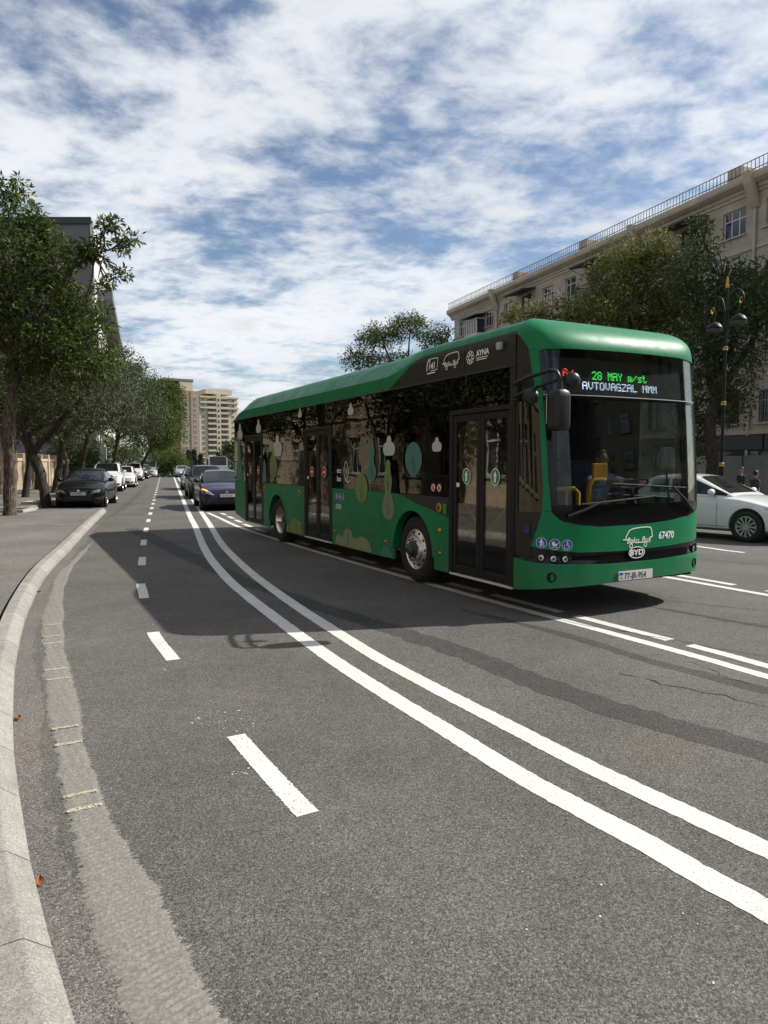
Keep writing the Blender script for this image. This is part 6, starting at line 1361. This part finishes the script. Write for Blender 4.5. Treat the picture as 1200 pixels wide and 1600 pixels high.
big('dark tree behind the double street lamp', 1135, 330, 31., 1108, [(1145,455,1.5,1.3,65),(1190,470,1.6,1.5,70),(1105,470,1.5,1.4,60),(1150,520,1.8,1.6,80),(1100,550,1.4,1.5,60),(1095,385,.9,.7,26),(1092,352,.4,.4,7),(1085,620,1.2,1.2,34),(1130,640,1.0,.9,24),(1150,600,.8,.7,18),(1080,690,1.0,1.0,20),(1070,430,1.1,1.0,26)], 'leaf_dark', 22, .19, 40)
big('loose crowned tree rising over the roof of the bus', 630, 490, 68., 640, [(600,525,1.7,1.3,48),(640,510,1.9,1.2,52),(680,525,1.8,1.1,44),(560,560,1.6,1.1,38),(610,570,2.4,1.5,60),(700,560,2.0,1.5,50),(575,530,1.0,.8,20),(650,590,2.6,2.,60)], 'leaf_mid', 23, .26, 40)
# conifers far down the road
def conifer(x, ytop, Y, lab, seed, rr):
    p = at(x, 735, Y); p.z = gz(p.x, Y)-.2; t = at(x, ytop, Y); H = t.z-p.z; E = empty('conifer', p, 0, lab, 'tree', 'conifers before the towers'); MB().tube([(0,0,0),(0,0,H*.97)], [.22,.03], 8).build('trunk', 'bark_dark', E)
    g = np.random.default_rng(seed); n = 150; h = g.random(n)**.75; a = g.random(n)*6.28; r = rr*(1-h)**.8*g.uniform(.5,1.0,n)+.1
    C = np.stack([r*np.cos(a), r*np.sin(a), .06*H+h*H*.93], 1); put('crown', leaf_mesh('crown', leaves(C, np.full(n,.26), 30, .26, .14, .5, seed), 'needle'), E)
conifer(295,704,125.,'dark conifer standing left of the pair before the brown tower',31,.85); conifer(303.5,703,126.,'middle dark conifer before the brown tower',32,.85); conifer(313.5,709,127.,'dark conifer standing right of the pair before the brown tower',33,.7); conifer(341,707,180.,'slim dark conifer before the cream tower',34,1.0)
p = at(361, 735, 110.); p.z = gz(p.x, 110)
tree('leafy tree beside the rear corner of the bus before the cream tower', p, [([p, p+Vector((.2,0,1.6)), p+Vector((0,0,3))], [.2,.17,.12])], [(at(360,712,110.), (1.9,1.9,1.9), 80), (at(366,700,110.), (1.5,1.6,1.5), 50)], 'leaf_dark', .28, 26, .5, 'bark_dark', 35)
# low far treeline at the foot of the towers and beyond
for i, (x, Y, w_, h_) in enumerate(((330,330,9,6),(380,300,10,8),(450,300,16,9),(250,300,14,8),(180,280,14,8))):
    p = at(x, 735, float(Y)); p.z = gz(p.x, Y); g = np.random.default_rng(70+i); n = 160; C = g.normal(0,1,(n,3)); C /= np.linalg.norm(C,axis=1,keepdims=True); C = C*np.array([w_,4,h_*.55])*g.uniform(.5,1,(n,1))+np.array([0,0,h_*.55])
    o = put('treeline', leaf_mesh('treeline', leaves(C, np.full(n,1.4), 22, .8, .3, .2, i), 'leaf_mid')); o.location = p; tag(o, 'far green treeline at the foot of the towers', 'treeline', kind='stuff')

# street trees along the near pavement, beside the viewer
for i, (x, y, lab) in enumerate(((-12.2,9.5,'pavement tree mirrored in the front windows of the bus'), (-13.6,15.0,'pavement tree mirrored in the middle windows of the bus'), (-17.4,22.5,'pavement tree mirrored in the rear windows of the bus'), (-9.6,5.4,'pavement tree mirrored in the front door of the bus'), (-20.2,29.5,'pavement tree mirrored in the rear door of the bus'), (-15.6,18.4,'pavement tree mirrored in the middle door of the bus'))):
    p = Vector((x, y, .1)); random.seed(80+i); a = p+Vector((.3,.1,2.4)); c = p+Vector((random.uniform(-.5,.5),random.uniform(-.5,.5),4.6)); e = p+Vector((1.5,.4,4.2)); f = p+Vector((-1.2,-.8,4.4))
    tree(lab, p, [([p-Vector((0,0,.2)), p+Vector((-.1,0,1.2)), a], [.22,.19,.16]), ([a, a.lerp(c,.5)+Vector((.2,0,0)), c], [.13,.1,.07]), ([a, a.lerp(e,.5)+Vector((.0,.2,.1)), e], [.11,.09,.05]), ([a, a.lerp(f,.5), f], [.11,.09,.05])], [(c+Vector((0,0,1.)), (2.2,2.2,1.6), 90), (c+Vector((.3,.2,-.9)), (1.9,1.9,.9), 40), (e+Vector((.4,.3,.5)), (1.4,1.5,1.0), 36), (f+Vector((-.3,0,.5)), (1.6,1.6,1.1), 40)], 'leaf_olive', .18, 40, .5, 'bark_dark', 90+i, group='trees of the back row', aspect=.18)

# shrubs filling the gap behind the parked row
for i, (x, y, Y, w_, h_, lab) in enumerate(((176,712,64.,2.4,1.9,'dark shrub behind the white car with sunroof'), (200,718,76.,2.6,2.0,'dark shrub behind the middle of the parked row'), (225,722,90.,2.6,1.9,'dark shrub near the end of the parked row'), (140,715,58.,2.2,1.8,'dark shrub behind the grey car'))):
    p = at(x, 738, Y); p.z = .05; p.x -= 1.5
    tree(lab, p, [([p, p+Vector((.1,0,.5)), p+Vector((0,0,1.0))], [.1,.08,.05])], [(p+Vector((0,0,h_)), (w_,1.6,h_), 90)], 'leaf_dark', .22, 46, .5, 'bark_dark', 100+i, name='shrub', group='shrubs behind the parked row', cat='shrub')
# ------------------------------------------------------------------ street furniture and people
mat('lamp_black', (.008,.008,.009), .5, spec=.25); mat('gold', (.45,.30,.07), .35, metal=.8); mat('globe_dark', (.06,.06,.06), .3); mat('globe_white', (.62,.60,.52), .35)
# double-arm street lamp
b = at(1127, 736, 25.); SL = empty('street_lamp', (b.x, 25., .1), math.atan2(.33,-.944)+R(90)+R(25), 'black double armed street lamp with gold scrolls in front of the dark tree', 'street lamp')
H = 8.0
MB().lathe([(.24,0),(.24,.12),(.18,.2),(.15,.5),(.17,.6),(.12,.7),(.10,1.4),(.085,1.5)], (0,0,0), 'z', 20).build('base', 'lamp_black', SL, smooth=40)
MB().tube([(0,0,1.45),(0,0,7.7)], [.06,.04], 14).build('pole', 'lamp_black', SL, smooth=60)
for z in (1.55, 3.7, 5.6): MB().lathe([(.06,-.07),(.095,-.05),(.075,0),(.10,.05),(.06,.08)], (0,0,z), 'z', 16).build('collar', 'gold', SL, smooth=60)
MB().lathe([(.05,0),(.07,.08),(.03,.2),(.05,.26),(.004,.42)], (0,0,7.68), 'z', 14).build('finial', 'gold', SL, smooth=60)
for s in (-1, 1):
    a = empty('arm'); a.parent = SL
    P = catmull([(s*.05,0,6.15),(s*.10,0,6.8),(s*.28,0,7.35),(s*.62,0,7.5),(s*.92,0,7.3),(s*.98,0,7.05),(s*.88,0,6.95)], 6)
    MB().tube([tuple(p) for p in P], .03, 8).build('arm_tube', 'lamp_black', a, smooth=60)
    MB().tube([tuple(p) for p in catmull([(s*.98,0,7.15),(s*.90,0,6.98),(s*.78,0,7.03),(s*.78,0,7.15),(s*.86,0,7.18)], 6)], .022, 8).build('scroll', 'gold', a, smooth=60)
    MB().tube([(s*.72,0,7.45),(s*.72,0,6.64)], .02, 8).build('drop', 'lamp_black', a); MB().lathe([(.03,.25),(.09,.22),(.19,.16),(.27,.045),(.28,.0),(.27,-.015)], (s*.72,0,6.42), 'z', 24).build('lamp_shade', 'lamp_black', a, smooth=50); MB().lathe([(.265,-.015),(.25,-.09),(.18,-.165),(.07,-.20),(.001,-.21)], (s*.72,0,6.42), 'z', 24).build('globe', 'globe_dark', a, smooth=60)
# globe lamp behind the ash tree
b = at(9, 740, 32.); GL = empty('globe_lamp', (b.x, 32., .1), 0, 'lamp with two stacked pale globes behind the ash tree trunk', 'street lamp')
MB().lathe([(.16,0),(.14,.3),(.07,.4),(.05,3.75),(.09,3.8)], (0,0,0), 'z', 14).build('pole', 'lamp_black', GL, smooth=40); MB().sphere((0,0,3.98), .19, 16, 10).build('globe', 'globe_white', GL, smooth=80); MB().sphere((0,0,4.30), .16, 16, 10).build('globe', 'globe_white', GL, smooth=80)
# tree edgings of concrete on the pavement
def edging(x, y, w, d, lab, rz=0.):
    b = gnd(x, y); E = empty('tree_edging', b, rz, lab, 'tree edging', 'concrete edgings round the pavement trees'); k = .13
    for a in ((-w/2,w/2,-d/2,-d/2+k),(-w/2,w/2,d/2-k,d/2),(-w/2,-w/2+k,-d/2+k+.005,d/2-k-.005),(w/2-k,w/2,-d/2+k+.005,d/2-k-.005)): MB().box(*a, -.05, .11).build('edging_block', 'concrete', E, bevel=.012)
    MB().box(-w/2+k,w/2-k,-d/2+k,d/2-k,-.04,.03).build('soil', 'soil', E)
edging(10, 800, 1.5, 1.3, 'concrete edging round the foot of the near ash tree', R(8)); edging(72, 787, 1.5, 1.2, 'concrete edging round the foot of the leaning tree', R(10)); edging(70, 762, 1.5, 1.2, 'concrete edging farther back on the pavement', R(14)); edging(20, 768, 1.5, 1.2, 'concrete edging at the foot of the back row trees', R(14))
# green traffic light far down the bay
mat('signal_green', (.01,.2,.06), .4, emit=(.01,.45,.15), estr=.5)
b = at(166, 735, 60.); TL_ = empty('sign_post', (b.x, 60., .1), 0, 'pale post with small green sign behind the white parked car', 'sign post'); MB().box(-.05,.05,-.05,.05,0,3.0).build('post', 'grey_trim', TL_); MB().lathe([(.001,-.03),(.17,-.03),(.17,.03),(.001,.03)], (.12,-.1,1.75), 'y', 16).build('sign', 'sign_green', TL_); MB().box(-.45,-.06,-.06,.06,1.2,3.2).build('side_panel', 'ac_white', TL_)
# people
mat('skin', (.32,.19,.13), .6); mat('hair', (.012,.010,.009), .6); mat('shirt_blue', (.30,.43,.60), .85, vary=.12, vscale=14, bump=.3, bscale=25); mat('trousers', (.02,.022,.035), .85); mat('jacket_dark', (.012,.012,.014), .8, vary=.2, vscale=10); mat('shoe', (.01,.01,.01), .5)
def skin(name, joints, edges, m, parent, root=0, sub=2):
    """continuous limb surface grown round a skeleton; joints: (x,y,z,r) or (x,y,z,rx,ry)"""
    me = bpy.data.meshes.new(name); me.from_pydata([j[:3] for j in joints], edges, []); ob = bpy.data.objects.new(name, me); COL.objects.link(ob)
    md = ob.modifiers.new('skin', 'SKIN'); md.use_smooth_shade = True; md.branch_smoothing = .6
    for v, j in zip(me.skin_vertices[0].data, joints): v.radius = (j[3], j[4] if len(j) > 4 else j[3])
    me.skin_vertices[0].data[root].use_root = True
    ss = ob.modifiers.new('sub', 'SUBSURF'); ss.levels = ss.render_levels = sub
    dg = bpy.context.evaluated_depsgraph_get(); m2 = bpy.data.meshes.new_from_object(ob.evaluated_get(dg)); bpy.data.objects.remove(ob)
    m2.materials.clear(); m2.materials.append(MATS[m]); m2.name = name
    for p in m2.polygons: p.use_smooth = True; p.material_index = 0
    o = bpy.data.objects.new(name, m2); COL.objects.link(o); o.parent = parent; return o
def head(parent, c, face, s=1.):
    """face mesh details: nose, ears, eyes, brow and hair, set on the head at c looking along 'face' angle"""
    E = empty('head_details', c, face); E.parent = parent
    return E
def person(name, loc, rz, label, J, E_, cloth, ce, topm, legm, hairp, scale=1.):
    P = empty(name, loc, rz, label, 'person'); P.scale = (scale,)*3
    skin('body', J, E_, 'skin', P)
    for nm, js, es, mm, rt in cloth: skin(nm, js, es, mm, P, rt)
    hx, hy, hz = hairp; hm = MB(); hm.sphere((0,0,0), (.100,.083,.098), 16, 10)
    hm.v = [(a+hx-.018, b+hy, c+hz+.028) if not (a > .03 and c < .035) else (hx+.02+a*.25, b*.9+hy, c+hz+.035) for a, b, c in hm.v]; hm.build('hair', 'hair', P, smooth=80)
    f = MB(); f.sphere((0,0,0), (.022,.014,.026), 8, 6); f.v = [(a+hx+.094, b+hy, c+hz-.02) for a, b, c in f.v]; f.build('nose', 'skin', P, smooth=80)
    for s in (-1,1):
        e = MB(); e.sphere((0,0,0), (.012,.018,.032), 8, 6); e.v = [(a+hx, b+hy+s*.080, c+hz-.01) for a, b, c in e.v]; e.build('ear', 'skin', P, smooth=80); y = MB(); y.sphere((0,0,0), (.008,.013,.007), 8, 6); y.v = [(a+hx+.082, b+hy+s*.033, c+hz+.006) for a, b, c in y.v]; y.build('eye', 'hair', P, smooth=80)
    mo = MB(); mo.sphere((0,0,0), (.006,.024,.006), 8, 6); mo.v = [(a+hx+.084, b+hy, c+hz-.058) for a, b, c in mo.v]; mo.build('mouth', 'sign_red', P, smooth=80)
    return P
def hand(J, E_, w, d, side):
    """palm and five bent fingers continuing from wrist index w along direction d"""
    wv = Vector(J[w][:3]); d = Vector(d).normalized(); up = Vector((0,0,1)); l = d.cross(up).normalized()*side
    J.append((*(wv+d*.05), .030,.020)); p = len(J)-1; E_.append((w, p))
    for k, (o, ln) in enumerate(((-.030,.068),(-.010,.078),(.010,.072),(.028,.058))):
        a = wv+d*.09+l*o; J.append((*a, .010)); i = len(J)-1; E_.append((p, i)); b_ = a+d*ln*.5-up*.015; J.append((*b_, .009)); E_.append((i, i+1)); c_ = b_+d*ln*.25-up*.035; J.append((*c_, .008)); E_.append((i+1, i+2))
    a = wv+d*.04-l*.04; J.append((*a, .011)); i = len(J)-1; E_.append((p, i)); J.append((*(a+d*.045-l*.012-up*.01), .009)); E_.append((i, i+1))
def standing(h, step=.12, swing=.15):
    k = h/1.75
    J = [(0,0,.95*k,.13,.10),(0,0,1.12*k,.125,.10),(0,0,1.32*k,.15,.10),(0,0,1.45*k,.075,.07),(.0,0,1.52*k,.055,.055),(.012,0,1.60*k,.075,.085),(.012,0,1.68*k,.082,.095),(.005,0,1.735*k,.055,.065)]; E_ = [(i,i+1) for i in range(7)]
    for s in (-1,1):
        o = len(J); sw = swing*s
        J += [(0,.17*s*k,1.40*k,.06),(-.02+sw*.5,.215*s*k,1.13*k,.043),(.04+sw,.22*s*k,.90*k,.030)]; E_ += [(2,o),(o,o+1),(o+1,o+2)]; hand(J, E_, o+2, (.1+sw*.3,0,-1), s)
        o = len(J); st_ = -step*s
        J += [(0,.09*s*k,.88*k,.095),(st_*.6+.03,.10*s*k,.50*k,.062),(st_-.01,.10*s*k,.10*k,.042),(st_+.10,.11*s*k,.045*k,.036)]; E_ += [(0,o),(o,o+1),(o+1,o+2),(o+2,o+3)]
    jk = [(0,0,.93*k,.155,.115),(0,0,1.12*k,.145,.12),(0,0,1.33*k,.17,.118),(0,0,1.46*k,.085,.08)]; je = [(0,1),(1,2),(2,3)]
    tr = [(0,0,.95*k,.14,.11)]; te = []
    sh = []
    for s in (-1,1):
        o = len(jk); sw = swing*s; jk += [(0,.175*s*k,1.405*k,.072),(-.02+sw*.5,.217*s*k,1.13*k,.056),(.035+sw*.95,.22*s*k,.93*k,.044)]; je += [(2,o),(o,o+1),(o+1,o+2)]
        o = len(tr); st_ = -step*s; tr += [(0,.09*s*k,.86*k,.108),(st_*.6+.03,.10*s*k,.50*k,.078),(st_-.01,.10*s*k,.09*k,.062)]; te += [(0,o),(o,o+1),(o+1,o+2)]
    return J, E_, [('jacket', jk, je, 'jacket_dark', 0), ('trousers', tr, te, 'trousers', 0)], (.012,0,1.665*k)
for x, Y, hgt, rz, lab in ((1158,27.,1.52,R(200),'person in dark clothes walking behind the white sedan, near the lamp'), (1181,24.,1.42,R(20),'person with dark hair passing behind the bonnet of the white sedan')):
    J, E_, cl, hp = standing(hgt); b = at(x, 740, Y); person('person', (b.x, Y, .0), rz, lab, J, E_, cl, None, None, None, hp)
# the driver, seated, both hands on the wheel.  built in bus space: x forwards
Bm = Matrix.Translation(BUS.location) @ Matrix.Rotation(BUS.rotation_euler.z, 4, 'Z')
dl = Bm @ Vector((1.30, 2.05, .43))
J = [(-.02,0,.60,.13,.11),(-.04,0,.78,.13,.11),(-.02,0,1.00,.155,.11),(0,0,1.13,.07,.065),(.02,0,1.20,.055,.055),(.045,0,1.28,.075,.088),(.045,0,1.36,.082,.095),(.035,0,1.415,.055,.065)]; E_ = [(i,i+1) for i in range(7)]
sh = [(-.02,0,.58,.150,.125),(-.04,0,.78,.15,.13),(-.02,0,1.01,.175,.128),(0,0,1.13,.085,.08)]; se = [(0,1),(1,2),(2,3)]
tr = [(-.02,0,.60,.14,.12)]; te = []
for s in (-1,1):
    o = len(J); J += [(0,.18*s,1.07,.062),(.20,.30*s,.98,.046),(.46,.20*s,1.04,.032)]; E_ += [(2,o),(o,o+1),(o+1,o+2)]; hand(J, E_, o+2, (.9,-.25*s,.1), s)
    o = len(sh); sh += [(0,.185*s,1.075,.082),(.19,.305*s,.985,.072),(.40,.225*s,1.03,.055)]; se += [(2,o),(o,o+1),(o+1,o+2)]
    o = len(J); J += [(.10,.11*s,.58,.085),(.48,.14*s,.56,.062),(.62,.14*s,.12,.042),(.74,.14*s,.05,.036)]; E_ += [(0,o),(o,o+1),(o+1,o+2),(o+2,o+3)]
    o = len(tr); tr += [(.10,.11*s,.59,.10),(.48,.14*s,.57,.078),(.61,.14*s,.15,.062)]; te += [(0,o),(o,o+1),(o+1,o+2)]
person('person', dl, BUS.rotation_euler.z, 'bus driver in a light blue shirt with hands on the steering wheel', J, E_, [('shirt', sh, se, 'shirt_blue', 0), ('trousers', tr, te, 'trousers', 0)], None, None, None, (.045,0,1.34))
